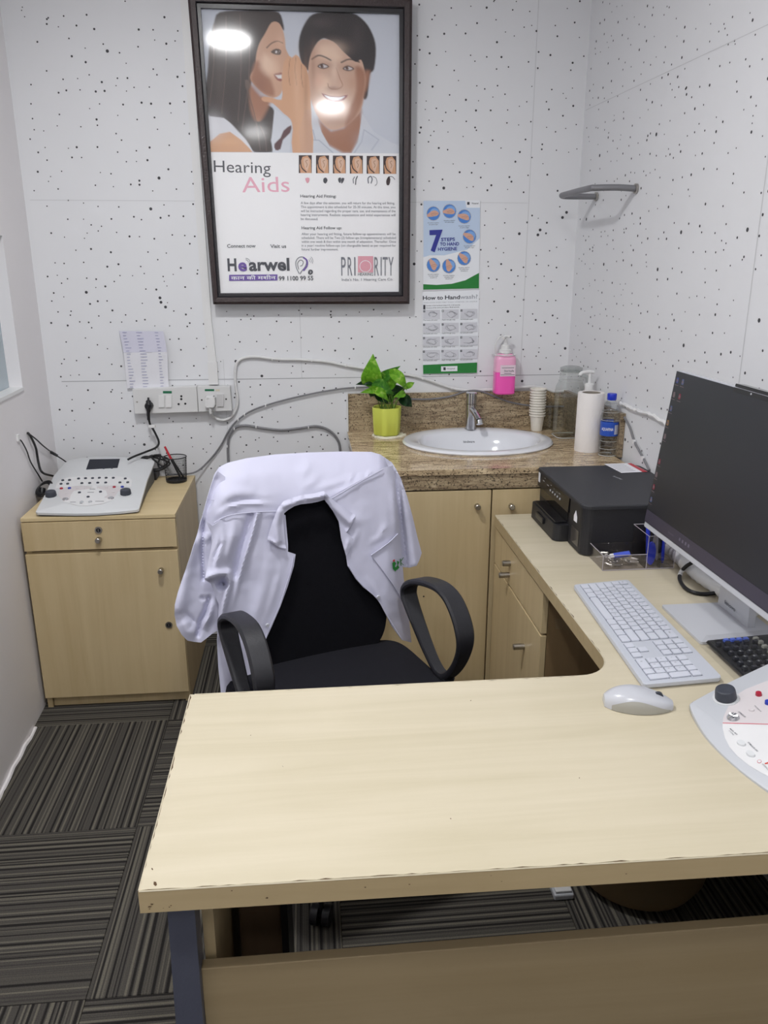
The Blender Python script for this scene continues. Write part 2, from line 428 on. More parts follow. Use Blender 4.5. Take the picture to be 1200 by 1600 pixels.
bm = bmesh.new(); rr = random.Random(3)      # rough grout line at the foot of the left wall
tube(bm, [(xl(y)+0.002+rr.uniform(0, 0.006), y, rr.uniform(-0.002, 0.006)) for y in [0.3+0.06*i for i in range(39)]], 0.007, 6, k=2)
struct('trim_1', bm, WALL_L)
# carpet tiles
TS = 0.575; tile_me = None; bm = bmesh.new()
box(bm, -TS/2+0.0006, TS/2-0.0006, -TS/2+0.0006, TS/2-0.0006, -0.012, 0.0, bev=0.0012, seg=1)
tile_me = bpy.data.meshes.new('carpet_tile'); bm.to_mesh(tile_me); bm.free(); tile_me.materials.append(CARPET)
for i in range(-1, 4):
    for j in range(-5, 3):
        o = bpy.data.objects.new('carpet_tile', tile_me); COL.objects.link(o); o.parent = floor
        o.location = (-0.53-TS/2+i*TS, 2.012+TS/2+j*TS, 0)
        o.rotation_euler[2] = math.pi/2 if (i+j) % 2 else 0
# rotate parity: the tile left of the desk at y 2.0-2.6 has its ribs running away from the camera

# perforated acoustic board: small holes and board joints
def holes(fn, u0, u1, v0, v1, du, dv, seed, skip=None, sc=0.88):
    r = random.Random(seed); bm = bmesh.new(); v = v0
    while v < v1:
        u = u0+r.uniform(0, du)
        while u < u1:
            if r.random() < 0.86 and not (skip and skip(u, v)):
                s = r.choice([0.0022, 0.0026, 0.003, 0.003, 0.0036, 0.0042]) if r.random() < 0.97 else 0.0060
                s *= sc; a = u+r.uniform(-0.006, 0.006); b = v+r.gauss(0, 0.011)
                for e in range(2 if r.random() < 0.06 else 1):
                    aa = a+e*r.uniform(-0.016, 0.016); bb = b+e*r.uniform(0.012, 0.02)
                    O, U, V = fn(aa, bb)
                    bm.faces.new([bm.verts.new(O+U*(s*math.cos(k*math.pi/4))+V*(s*math.sin(k*math.pi/4))) for k in range(8)])
            u += du*r.choice([0.62, 0.8, 1.0, 1.25, 1.5])
        v += dv*r.uniform(0.75, 1.25)
    return bm
X_, Z_ = Vector((1, 0, 0)), Vector((0, 0, 1))
bm = holes(lambda a, b: (Vector((a, YB-0.0004, b)), X_, Z_), -0.99, 1.07, 0.55, 2.72, 0.056, 0.048, 11, None, 0.95)
o = obj('perforation', bm, HOLE, wall_back, fix=False); o['kind'] = 'stuff'
RN = Vector((-1, -0.055, 0)).normalized(); RU = Vector((-0.055, 1, 0)).normalized()
bm = holes(lambda a, b: (Vector((xr(a)-0.0005, a, b)), RU, Z_), 1.0, 3.25, 0.9, 2.72, 0.060, 0.046, 5, None, 1.0)
o = obj('perforation', bm, HOLE, wall_right, fix=False); o['kind'] = 'stuff'
bm = bmesh.new()
def seam_back(x0, z0, x1, z1, w_=0.0022, mi=0):
    if abs(x1-x0) > abs(z1-z0): box(bm, x0, x1, YB-0.0008, YB-0.0001, z0-w_/2, z0+w_/2, mi)
    else: box(bm, x0-w_/2, x0+w_/2, YB-0.0008, YB-0.0001, z0, z1, mi)
seam_back(-0.965, 1.12, 1.08, 1.12, 0.0024); seam_back(-0.02, 1.12, -0.02, 2.7, 0.0016, 1); seam_back(0.885, 1.12, 0.885, 2.7, 0.0016, 1)
seam_back(-1.0, 1.79, 0.88, 1.79, 0.0014, 1); seam_back(-0.33, 0.6, -0.33, 1.2, 0.0014, 1)
obj('board_joint', bm, [SEAM, SEAM2], wall_back)
bm = bmesh.new()
def seam_right(y0, z0, y1, z1, w_=0.0018):
    a = [(xr(y0)-0.0006, y0, z0-w_), (xr(y1)-0.0006, y1, z1-w_), (xr(y1)-0.0006, y1, z1+w_), (xr(y0)-0.0006, y0, z0+w_)]
    if z0 != z1: a = [(xr(y0-w_)-0.0006, y0-w_, z0), (xr(y0+w_)-0.0006, y0+w_, z0), (xr(y0+w_)-0.0006, y0+w_, z1), (xr(y0-w_)-0.0006, y0-w_, z1)]
    bm.faces.new([bm.verts.new(p) for p in a])
seam_right(2.05, 0.9, 2.05, 2.7); seam_right(1.0, 2.12, 3.27, 2.12, 0.001)
obj('board_joint', bm, SEAM2, wall_right, fix=False)
# ceiling lights and the added fill light
for i, (x, y, r, s) in enumerate(LAMPS):
    t = empty('ceiling_light', (x, y, CEIL), ['round ceiling downlight above the desk and chair, nearest the back wall', 'round ceiling downlight above the camera side of the desk', 'round ceiling fill light added behind the camera'][i], 'ceiling light', 'round ceiling lights')
    bm = bmesh.new(); lathe(bm, [(r+0.015, -0.0), (r+0.015, -0.012), (r, -0.014), (r, -0.002)], (x, y, CEIL), 40); obj('trim_ring', bm, WPL, t, True)
    bm = bmesh.new(); a = ring(bm, (x, y, CEIL-0.006), X_, Vector((0, 1, 0)), r, 40); bm.faces.new(list(reversed(a)))
    m = emis('lamp_glow', (253, 253, 253), 1); m.node_tree.nodes['Principled BSDF'].inputs['Emission Strength'].default_value = s
    obj('diffuser', bm, m, t, fix=False)

# ================================================================== DESK
zd = 0.747
t = desk = empty('desk', (0.4, 1.2, 0), 'L-shaped pale laminate office desk with a chipped worn edge, front and centre', 'desk')
def desk_outline(ins, jag=0.0, seed=1):
    r = random.Random(seed)
    p = [(-0.249+ins, 0.914+ins), (xr(0.89)-0.005, 0.893+ins), (xr(2.5)-0.012, 2.555-ins), (0.622+ins, 2.548-ins), (0.622+ins, 1.53)]
    c = (0.622-0.075, 1.437+0.083)
    for k in range(1, 9):
        a = -k*math.pi/2/9; p.append((c[0]+(0.075+ins)*math.cos(a), c[1]+(0.083+ins)*math.sin(a)))
    p += [(0.54, 1.437-ins), (-0.249+ins, 1.439-ins)]
    # round the front-left corners a little and subdivide with small chips
    out = []
    for i, a in enumerate(p):
        b = p[(i+1) % len(p)]; L = math.dist(a, b); n = max(1, int(L/0.012)) if jag else 1
        for k in range(n):
            f = k/n; x = a[0]+(b[0]-a[0])*f; y = a[1]+(b[1]-a[1])*f
            if jag and k and not (i in (1, 2)):
                nx, ny = -(b[1]-a[1])/L, (b[0]-a[0])/L; d = r.choice([0, 0, 0, 0.3, 0.5, 1, 1.6]) if r.random() < 0.8 else r.uniform(1, 3)
                x += nx*jag*d; y += ny*jag*d
            out.append((x, y))
    return out
DO = desk_outline(0)
bm = bmesh.new(); prism(bm, [(x, y, zd-0.037) for x, y in DO], [(x, y, zd-0.0012) for x, y in DO], 0, 1); obj('worktop', bm, [DESK_E, CHIP], t)
DI = desk_outline(0.0012, 0.0011)
bm = bmesh.new(); prism(bm, [(x, y, zd-0.0012) for x, y in DI], [(x, y, zd) for x, y in DI]); obj('laminate_sheet', bm, DESK, t)
bm = bmesh.new()      # hairline banding strip that catches light along the near and left edges
L_ = [(x, y, zd-0.0008) for x, y in desk_outline(0.0004)]
tube(bm, [(-0.2485, 1.438, zd-0.001), (-0.2485, 0.916, zd-0.001)], 0.0011, 5, k=0)
tube(bm, [(-0.248, 0.9145, zd-0.001), (xr(0.89)-0.01, 0.8935, zd-0.001)], 0.0011, 5, k=0)
tube(bm, [(0.6225, 2.54, zd-0.001), (0.6225, 1.53, zd-0.001)]+[(q[0], q[1], zd-0.001) for q in DO[5:14]]+[(-0.24, 1.4385, zd-0.001)], 0.0011, 5, k=0)
obj('edge_banding', bm, DESK, t)
bm = bmesh.new(); r = random.Random(4)       # scuffs and chips on the near corner and edge
for k in range(13):
    x = -0.24+r.random()**2.4*1.0; z = zd-0.037+r.uniform(0.006, 0.03); s = r.uniform(0.0006, 0.0018)
    y = 0.9135-0.0163*(x+0.249)
    bm.faces.new([bm.verts.new((x+s*math.cos(q)*r.uniform(0.6, 2), y-0.0006, z+s*math.sin(q)*r.uniform(0.5, 1))) for q in (0, 1.2, 2.4, 3.6, 5)])
obj('scuff', bm, CHIP, t, fix=False)['kind'] = 'stuff'
bm = bmesh.new()
for x, y, s in ((-0.237, 0.955, .0016), (-0.228, 0.926, .003), (-0.06, 1.18, .0015), (0.30, 1.36, .0012), (0.2, 1.02, .001), (0.43, 1.1, .001), (-0.12, 1.28, .0009)):
    bm.faces.new([bm.verts.new((x+s*math.cos(q), y+s*1.6*math.sin(q+x*30), zd+0.0003)) for q in (0, 1.3, 2.6, 4, 5.2)])
obj('chip', bm, CHIP, t, fix=False)['kind'] = 'stuff'
# modesty board, metal leg, gable
bm = bmesh.new(); box(bm, -0.186, xr(0.98)-0.006, 0.975, 0.994, 0.13, 0.541, bev=0.0015); obj('modesty_board', bm, wood('modesty_laminate', (148, 130, 98), (162, 144, 112), 'x', 0.5), t)
bm = bmesh.new()
prism(bm, [(-0.236, 0.958, 0), (-0.19, 0.958, 0), (-0.19, 1.0, 0), (-0.236, 1.0, 0)], [(-0.222, 0.958, zd-0.037), (-0.184, 0.958, zd-0.037), (-0.184, 1.0, zd-0.037), (-0.222, 1.0, zd-0.037)])
obj('leg', bm, LEGM, t, label='slate blue metal front leg')
bm = bmesh.new(); box(bm, -0.183, -0.166, 1.005, 1.40, 0.02, zd-0.037); obj('side_panel', bm, DESK_E, t)
bm = bmesh.new(); box(bm, -0.150, -0.075, 1.18, 1.36, 0.02, zd-0.037, 0, 0.003); box(bm, -0.074, -0.062, 1.16, 1.36, 0.02, zd-0.037, 1); obj('support_block', bm, [BROWNW, BLK], t)
for x in (-0.03, 0.07):
    bm = bmesh.new(); cyl(bm, (x, 1.03, zd-0.037), (x, 1.03, zd-0.045), 0.006, seg=10); obj('screw', bm, WPL2, t)

# drawer pedestal under the desk return
t = ped = empty('drawer_pedestal', (0.85, 2.28, 0), 'laminate drawer pedestal under the far arm of the desk, below the printer', 'cabinet')
PX = 0.648
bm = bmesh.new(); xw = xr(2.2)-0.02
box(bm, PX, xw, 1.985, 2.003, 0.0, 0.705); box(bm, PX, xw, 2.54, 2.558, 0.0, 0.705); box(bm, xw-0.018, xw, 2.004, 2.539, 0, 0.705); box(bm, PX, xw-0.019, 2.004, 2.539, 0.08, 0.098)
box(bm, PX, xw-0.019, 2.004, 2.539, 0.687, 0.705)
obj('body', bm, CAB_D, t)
def knob(bm, p, d, L=0.028, r=0.009, mi=0):
    p = Vector(p); d = Vector(d).normalized()
    cyl(bm, p, p+d*0.004, r*0.9, seg=18, mi=mi); cyl(bm, p+d*0.003, p+d*(L-0.002), r, seg=20, mi=mi); cyl(bm, p+d*(L-0.002), p+d*L, r, r*0.8, seg=20, mi=mi)
def lock(bm, p, d, r=0.011):
    p = Vector(p); d = Vector(d).normalized()
    cyl(bm, p, p+d*0.004, r, seg=22, mi=0); cyl(bm, p+d*0.004, p+d*0.005, r*0.62, seg=18, mi=1)
    u, v = frame_of(d); q = p+d*0.0055
    bm.faces.new([bm.verts.new(q+u*a+v*b) for a, b in ((-.0012, -.005), (.0012, -.005), (.0012, .005), (-.0012, .005))]).material_index = 0
for z0, z1, hs in ((0.573, 0.697, ((2.345, 0.648), (2.352, 0.605))), (0.11, 0.566, ((2.14, 0.457),))):
    bm = bmesh.new(); box(bm, 0.630, PX-0.001, 1.985, 2.556, z0, z1, bev=0.0012); d = obj('drawer', bm, CAB, t)
    for k, (hy, hz) in enumerate(hs):
        bm = bmesh.new(); knob(bm, (0.630, hy, hz), (-1, 0, 0), 0.034 if (k or z0 < .3) else 0.026, 0.0095); obj('handle', bm, STEEL, d, True)
bm = bmesh.new(); a = [at_y(*p, 1.9845) for p in ((867, 966), (905, 972), (906, 986), (868, 983))]; poly(bm, a); obj('taped_note', bm, mat('old_tape', (138, 118, 88), 0.6), t, fix=False)

# ================================================================== LEFT CABINET
t = lcab = empty('storage_cabinet', (-0.72, 2.97, 0), 'laminate cabinet with one drawer and one door in the left corner', 'cabinet')
cx0, cx1, cf, cb, cz = -0.985, -0.468, 2.715, 3.235, 0.737
bm = bmesh.new()
box(bm, cx0, cx0+0.018, cf, cb, 0.0, cz-0.014); box(bm, cx1-0.018, cx1, cf, cb, 0.0, cz-0.014)
box(bm, cx0+0.018, cx1-0.018, cb-0.01, cb, 0.0, cz-0.014); box(bm, cx0+0.018, cx1-0.018, cf, cb-0.01, 0.05, 0.066); box(bm, cx0+0.018, cx1-0.018, cf+0.001, cb-0.01, 0.598, 0.608)
obj('body', bm, CAB, t)
bm = bmesh.new(); box(bm, cx0, cx1+0.001, cf-0.016, cb, cz-0.014, cz, bev=0.0015); obj('top', bm, CABX, t)
bm = bmesh.new(); box(bm, cx0+0.02, cx1-0.012, cf+0.012, cf+0.028, 0.0, 0.048); obj('plinth', bm, CAB, t)
fy = cf-0.017
bm = bmesh.new(); box(bm, cx0, cx1-0.001, fy, cf-0.001, 0.617, cz-0.017, bev=0.0012); d = obj('drawer', bm, CAB, t)
bm = bmesh.new(); p = at_y(154, 828, fy); lock(bm, p, (0, -1, 0), 0.0125); obj('lock', bm, [STEEL, BLK], d, True)
bm = bmesh.new(); p = at_y(155, 842, fy); knob(bm, p, (0, -1, 0), 0.026, 0.0095); obj('knob', bm, STEEL, d, True)
bm = bmesh.new(); box(bm, cx0, cx1-0.001, fy, cf-0.001, 0.047, 0.605, bev=0.0012); d = obj('door', bm, CAB, t)
bm = bmesh.new(); p = at_y(252, 890, fy); knob(bm, p, (0, -1, 0), 0.026, 0.0095); obj('knob', bm, STEEL, d, True)
bm = bmesh.new(); p = at_y(264, 976, fy); lock(bm, p, (0, -1, 0), 0.0125); obj('lock', bm, [STEEL, BLK], d, True)

# ================================================================== SINK CABINET, COUNTER, SINK
zc = 0.90
t = empty('sink_cabinet', (0.62, 2.95, 0), 'laminate cabinet with doors under the granite washbasin counter', 'cabinet')
sx0, sx1, sf = 0.17, 1.078, 2.612
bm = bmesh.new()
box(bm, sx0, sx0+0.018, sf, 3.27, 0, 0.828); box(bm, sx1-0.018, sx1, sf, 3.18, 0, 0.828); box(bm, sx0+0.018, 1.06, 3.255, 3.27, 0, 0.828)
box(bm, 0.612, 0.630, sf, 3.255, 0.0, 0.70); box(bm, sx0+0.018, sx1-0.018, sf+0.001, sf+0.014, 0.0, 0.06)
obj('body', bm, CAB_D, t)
bm = bmesh.new(); box(bm, sx0, 0.6185, sf-0.018, sf-0.001, 0.06, 0.822, bev=0.0012); d = obj('door', bm, CAB, t)
bm = bmesh.new(); knob(bm, at_y(745, 790, sf-0.018), (0, -1, 0), 0.026, 0.0095); obj('knob', bm, STEEL, d, True)
bm = bmesh.new(); p = at_y(662, 932, sf-0.0185); cyl(bm, p+Vector((0, .0002, 0)), p, 0.003, seg=10); obj('screw_hole', bm, BLK, d)
bm = bmesh.new(); box(bm, 0.6235, sx1, sf-0.018, sf-0.001, 0.06, 0.822, bev=0.0012); d = obj('door', bm, CAB, t)
bm = bmesh.new(); knob(bm, at_y(798, 790, sf-0.018), (0, -1, 0), 0.026, 0.0095); obj('knob', bm, STEEL, d, True)

t = empty('granite_counter', (0.62, 2.95, zc), 'brown speckled granite washbasin counter with splashbacks', 'counter')
SCX, SCY, SA, SB = 0.652, 3.0, 0.292, 0.245
bm = bmesh.new()
N = 72; hx0, hx1, hy0, hy1 = 0.160, xr(3.0)-0.006, 2.586, 3.262
inn, outr = [], []
angs = sorted(set([2*math.pi*i/N for i in range(N)]+[math.atan2(y-SCY, x-SCX) % (2*math.pi) for x in (hx0, hx1) for y in (hy0, hy1)]))
for a in angs:
    c, s = math.cos(a), math.sin(a); inn.append((SCX+(SA-0.02)*c, SCY+(SB-0.02)*s))
    k = min([(hx1-SCX)/c if c > 1e-9 else 9, (hx0-SCX)/c if c < -1e-9 else 9, (hy1-SCY)/s if s > 1e-9 else 9, (hy0-SCY)/s if s < -1e-9 else 9])
    outr.append((SCX+c*k, SCY+s*k))
R4 = [[bm.verts.new((x, y, z)) for x, y in q] for q, z in ((inn, zc), (outr, zc), (outr, zc-0.02), (inn, zc-0.02))]
for i in range(4): bridge(bm, R4[i], R4[(i+1) % 4])
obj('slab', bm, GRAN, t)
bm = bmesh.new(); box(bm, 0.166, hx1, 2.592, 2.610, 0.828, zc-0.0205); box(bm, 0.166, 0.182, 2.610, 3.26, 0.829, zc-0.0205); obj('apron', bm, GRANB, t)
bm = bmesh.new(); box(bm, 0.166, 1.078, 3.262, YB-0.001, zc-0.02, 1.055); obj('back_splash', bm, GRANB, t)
bm = bmesh.new(); box(bm, 0.160, 0.165, 3.255, YB-0.001, zc-0.01, 1.058); obj('white_edge', bm, WPL, t)
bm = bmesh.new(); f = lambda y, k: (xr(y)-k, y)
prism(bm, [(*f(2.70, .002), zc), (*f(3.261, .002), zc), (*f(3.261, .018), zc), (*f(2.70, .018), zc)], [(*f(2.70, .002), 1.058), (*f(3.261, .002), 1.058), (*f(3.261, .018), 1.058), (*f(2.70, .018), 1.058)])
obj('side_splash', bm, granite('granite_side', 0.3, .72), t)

t = empty('washbasin', (SCX, SCY, zc), 'oval white ceramic washbasin set into the granite counter', 'sink')
bm = bmesh.new(); prof = []
def ell(a, b, z, dy=0.0): return [bm.verts.new((SCX+a*math.cos(q), SCY+dy+b*math.sin(q), z)) for q in [2*math.pi*i/72 for i in range(72)]]
P_ = [(SA-.004, SB-.004, zc+.0005, 0), (SA, SB, zc+.006, 0), (SA-.006, SB-.006, zc+.013, 0), (SA-.02, SB-.018, zc+.015, 0), (SA-.05, SB-.05, zc+.013, -.008),
      (SA-.06, SB-.062, zc+.004, -.012), (SA-.075, SB-.08, zc-.04, -.014), (SA-.12, SB-.11, zc-.10, -.012), (SA-.19, SB-.17, zc-.135, -.01), (.03, .03, zc-.145, -.01)]
rs = [ell(a, b, z, dy) for a, b, z, dy in P_]
for a, b in zip(rs, rs[1:]): bridge(bm, a, b)
rs2 = [ell(a+.004, b+.004, z-.006, dy) for a, b, z, dy in P_[5:]]
for a, b in zip(rs2, rs2[1:]): bridge(bm, a, b)
obj('bowl', bm, CERAM, t, True, fix=False)
bm = bmesh.new(); cyl(bm, (SCX, SCY-.01, zc-.148), (SCX, SCY-.01, zc-.142), .03, seg=24); obj('drain', bm, CHROME, t, True)
# small dark maker's mark on the back slope of the bowl
bm = bmesh.new(); o1 = at_z(724, 692, zc-.006); text(bm, 'hindware', o1, X_, Vector((0, .45, .89)).normalized(), 0.045, 0.009, bold=0.02); obj('maker_mark', bm, DKGREY, t, fix=False)
# faucet
t = empty('faucet', (0.664, 3.185, zc+.013), 'chrome single-lever faucet on the back rim of the basin', 'faucet')
fx, fy_, fz = 0.664, 3.198, zc+.0135
bm = bmesh.new(); lathe(bm, [(.0245, 0), (.0245, .003), (.0225, .0035), (.0225, .104)], (fx, fy_, fz), 28, cap0=True, cap1=True); obj('body', bm, CHROME, t, True)
bm = bmesh.new(); lathe(bm, [(.0225, .106), (.0225, .148), (.0205, .150)], (fx, fy_, fz), 28, cap0=True, cap1=True)
tube(bm, [(fx+.0, fy_, fz+.135), (fx-.006, fy_+.02, fz+.142), (fx-.01, fy_+.035, fz+.146)], .005, 8); obj('lever', bm, CHROME, t, True)
bm = bmesh.new(); tube(bm, [(fx, fy_-.012, fz+.085), (fx+.010, fy_-.045, fz+.070), (fx+.018, fy_-.075, fz+.050)], .0125, 16, k=4); cyl(bm, (fx+.019, fy_-.077, fz+.049), (fx+.020, fy_-.084, fz+.036), .0135, seg=18); obj('spout', bm, CHROME, t, True)

# ------------------------------------------------------------------ things on the counter
def cup(p, lab=None):
    t = empty('paper_cup', p, 'white paper cup nested in the stack beside the basin', 'cup', 'stacked white paper cups'); return t
cb_ = at_z(830, 667, zc); cx_, cy_ = cb_.x, 3.205
bm = bmesh.new(); lathe(bm, [(.0215, 0), (.0225, .002), (.0285, .0600), (.0290, .0615), (.0335, .0620), (.0340, .0645), (.0330, .0665), (.0300, .0655), (.0218, .004)], (0, 0, 0), 28, cap0=True)
bmesh.ops.recalc_face_normals(bm, faces=bm.faces)
cme = bpy.data.meshes.new('paper_cup'); bm.to_mesh(cme); bm.free(); cme.materials.append(mat('paper_cup', (240, 236, 226), 0.6))
rr = random.Random(2)
for k in range(11):
    o = bpy.data.objects.new('paper_cup', cme); COL.objects.link(o); o.location = (cx_+rr.uniform(-.0006, .0006)-k*.0001, cy_, zc+.0002+k*.0108)
    tag(o, 'white paper cup nested in the tall stack beside the basin', 'cup', 'stacked white paper cups')
    if k == 10: o['label'] = 'topmost white paper cup of the stack beside the basin'; 
    if 0 < k < 10: o['label'] = 'white paper cup, %s from the top of the stack beside the basin' % ['', 'tenth', 'ninth', 'eighth', 'seventh', 'sixth', 'fifth', 'fourth', 'third', 'second'][k]
    if k == 0: o['label'] = 'lowest white paper cup of the stack, standing on the granite'
# glass tumbler behind the jug
p = (1.005, 3.225)
bm = bmesh.new(); lathe(bm, [(.028, 0), (.030, .004), (.035, .11)], (*p, zc), 28, cap0=True); o = obj('glass_tumbler', bm, GLASSD, None, True); tag(o, 'plain clear glass tumbler between the paper cups and the glass jug', 'glass'); origin_to(o, (*p, zc))
# glass jug
jx, jy = 1.033, 3.075
t = empty('glass_jug', (jx, jy, zc), 'tall clear glass water jug with a lid in the corner of the counter', 'jug')
bm = bmesh.new(); lathe(bm, [(.044, 0), (.052, .004), (.053, .012), (.052, .17), (.048, .20), (.038, .225), (.036, .262)], (jx, jy, zc), 40, cap0=True, pw=6); obj('body', bm, GLASSD, t, True)
bm = bmesh.new(); lathe(bm, [(.0, .012), (.049, .012), (.049, .165), (.0, .165)], (jx, jy, zc), 40, pw=6); obj('water', bm, WATER, t, True)
EDGE = mat('glass_glint', (206, 210, 208), .08, coat=.5)
def glint_rings(par, cx, cy, L, pw=None, name='rim_glint'):  # solid pale rings: bright edge glints of clear glass put in as colour
    bm = bmesh.new()
    for r, z, th in L:
        P = []
        for i in range(36):
            a = 2*math.pi*i/36; k = (abs(math.cos(a))**pw+abs(math.sin(a))**pw)**(-1.0/pw) if pw else 1.0; P.append(Vector((cx+r*k*math.cos(a), cy+r*k*math.sin(a), zc+z)))
        tube(bm, P, th, 5, k=0, closed=True)
    o = obj(name, bm, EDGE, par, True); o['kind'] = 'stuff'
glint_rings(t, jx, jy, [(.0525, .004, .0018), (.0405, .222, .0009), (.037, .248, .0012), (.0375, .258, .0012)], 6)
bm = bmesh.new(); lathe(bm, [(.041, .258), (.043, .262), (.043, .274), (.03, .279), (0.002, .279)], (jx, jy, zc), 36, cap0=True); obj('lid', bm, clear('lid_plastic', (.78, .80, .79), .15), t, True)
bm = bmesh.new(); tube(bm, [(jx+.036, jy-.01, zc+.245), (jx+.062, jy-.018, zc+.235), (jx+.062, jy-.02, zc+.19), (jx+.048, jy-.014, zc+.17)], .0065, 10); obj('handle', bm, GLASSD, t, True)
# white pump bottle behind the roll
bx_, by_ = 1.063, 2.945
t = empty('pump_bottle', (bx_, by_, zc), 'white pump bottle standing behind the paper roll', 'bottle')
bm = bmesh.new(); lathe(bm, [(.027, 0), (.029, .004), (.029, .17), (.024, .192), (.016, .20)], (bx_, by_, zc), 28, cap0=True, cap1=True); obj('body', bm, WPL, t, True)
bm = bmesh.new(); lathe(bm, [(.017, .198), (.017, .228), (.012, .231)], (bx_, by_, zc), 24, cap0=True, cap1=True); obj('collar', bm, WPL, t, True)
bm = bmesh.new(); cyl(bm, (bx_, by_, zc+.23), (bx_, by_, zc+.268), .0055, seg=14); tube(bm, [(bx_+.014, by_, zc+.272), (bx_-.01, by_, zc+.274), (bx_-.035, by_-.004, zc+.270), (bx_-.04, by_-.004, zc+.262)], .0065, 10, k=3); obj('pump_head', bm, WPL, t, True)
# paper towel roll
rx_, ry_ = 1.030, 2.825
t = empty('paper_towel_roll', (rx_, ry_, zc), 'upright white paper towel roll between the jug and the water bottle', 'paper roll')
bm = bmesh.new(); lathe(bm, [(.0475, 0), (.048, .003), (.048, .212), (.0465, .215), (.034, .215), (.0325, .205), (.0325, .01)], (rx_, ry_, zc), 44, cap0=True); obj('paper', bm, mat('tissue', (238, 234, 232), 0.9, bump=0.5, bscale=130), t, True)
bm = bmesh.new(); lathe(bm, [(.0322, .004), (.0322, .2145), (.0305, .2145), (.0305, .004)], (rx_, ry_, zc), 28); obj('core', bm, mat('cardboard', (150, 142, 132), 0.9), t, True)
# water bottle
wx_, wy_ = 1.073, 2.735
t = empty('water_bottle', (wx_, wy_, zc), 'clear plastic water bottle with blue cap and blue label', 'bottle')
pf = [(.026, .002), (.031, .006), (.0325, .02), (.030, .028), (.0325, .036), (.0325, .05), (.031, .056), (.0325, .066), (.0318, .075), (.0318, .125), (.0328, .128), (.0318, .136), (.0325, .142), (.030, .162), (.022, .186), (.0145, .200), (.0135, .206)]
bm = bmesh.new(); lathe(bm, pf, (wx_, wy_, zc), 36, cap0=True); obj('body', bm, PET, t, True, fix=False)
bm = bmesh.new(); lathe(bm, [(.0323, .076), (.0325, .078), (.0325, .124), (.0323, .126)], (wx_, wy_, zc), 36); o = obj('label_wrap', bm, mat('label_blue', (40, 84, 186), 0.4), t, True, label='blue label wrap with white lettering')
bm = bmesh.new(); lathe(bm, [(.0155, .2015), (.0165, .203), (.0165, .2225), (.015, .2245)], (wx_, wy_, zc), 30, cap0=True, cap1=True)
obj('cap', bm, BLUEC, t, True, label='blue screw cap')
glint_rings(t, wx_, wy_, [(.0312, .004, .0012), (.0304, .028, .0007), (.0314, .056, .0007), (.0322, .131, .0007), (.0305, .160, .0006), (.0222, .186, .0006), (.0140, .199, .0012)], None, 'ridge_glint')  # ring glints painted along the ridges of the clear plastic
def wrap_text(bm, s, cx, cy, r, a0, width, z, h, mi, vert=False):
    b2 = bmesh.new(); text(b2, s, (0, 0, 0), X_, Z_, width, h, 0, 0.02)
    vs = {}
    for v in b2.verts:
        x, zz = v.co.x, v.co.z
        if vert: x, zz = -zz, x
        a = a0+x/r; vs[v] = bm.verts.new((cx+r*math.cos(a), cy+r*math.sin(a), z+zz))
    for f in b2.faces:
        bm.faces.new([vs[v] for v in f.verts]).material_index = mi
    b2.free()
bm = bmesh.new(); wrap_text(bm, 'AQUAFINA', wx_, wy_, .0329, math.radians(196), .045, zc+.096, .010, 0)
for k in range(9): 
    for a in range(4):
        a0 = math.radians(282+a*8); z0 = zc+.083+k*.0038
        q = [(wx_+.0329*math.cos(b), wy_+.0329*math.sin(b), z) for b, z in ((a0, z0), (a0+.13, z0), (a0+.13, z0+.0024), (a0, z0+.0024))]
        bm.faces.new([bm.verts.new(p) for p in q])
obj('label_lettering', bm, WPL, o, fix=False)

# pink hand-rub bottle in its wall bracket
dx_, dy_, dz_ = 0.805, 3.232, 1.052
t = empty('hand_rub_dispenser', (dx_, dy_, dz_), 'pink pump bottle hanging in a wire bracket above the splashback', 'bottle')
bm = bmesh.new(); lathe(bm, [(.038, 0), (.0425, .004), (.0425, .090)], (dx_, dy_, dz_), 40, cap0=True, cap1=True, pw=4, sy=.8); obj('liquid', bm, PINK, t, True)
bm = bmesh.new(); lathe(bm, [(.0425, .0905), (.0425, .138), (.040, .150), (.030, .160), (.022, .165)], (dx_, dy_, dz_), 40, cap0=True, cap1=True, pw=4, sy=.8); obj('shoulder', bm, PINKC, t, True)
bm = bmesh.new(); lathe(bm, [(.024, .160), (.0245, .178), (.018, .181), (.017, .196), (.008, .200), (.006, .224)], (dx_, dy_, dz_), 28, cap0=True, cap1=True); lathe(bm, [(.022, .166), (.0275, .166), (.0275, .170), (.022, .170)], (dx_, dy_, dz_), 28)
tube(bm, [(dx_+.016, dy_, dz_+.229), (dx_, dy_, dz_+.231), (dx_-.016, dy_-.022, dz_+.226)], .006, 10, k=3); obj('pump_head', bm, WPL, t, True)
bm = bmesh.new(); tube(bm, [(dx_-.03, dy_+.03, dz_+.15), (dx_-.036, dy_+.02, dz_+.20), (dx_-.012, dy_+.02, dz_+.232), (dx_+.012, dy_+.03, dz_+.20), (dx_+.014, dy_+.04, dz_+.15)], .0032, 8)
tube(bm, [(dx_-.043, dy_+.04, dz_+.155), (dx_-.043, dy_, dz_+.157), (dx_-.02, dy_-.034, dz_+.158), (dx_+.02, dy_-.034, dz_+.158), (dx_+.043, dy_, dz_+.157), (dx_+.043, dy_+.04, dz_+.155)], .0022, 6); obj('bracket', bm, WPL, t, True)
bm = bmesh.new(); yq = dy_-.8*.0427
box(bm, dx_-.026, dx_+.036, yq-.0015, yq-.0006, dz_+.075, dz_+.120, 0)
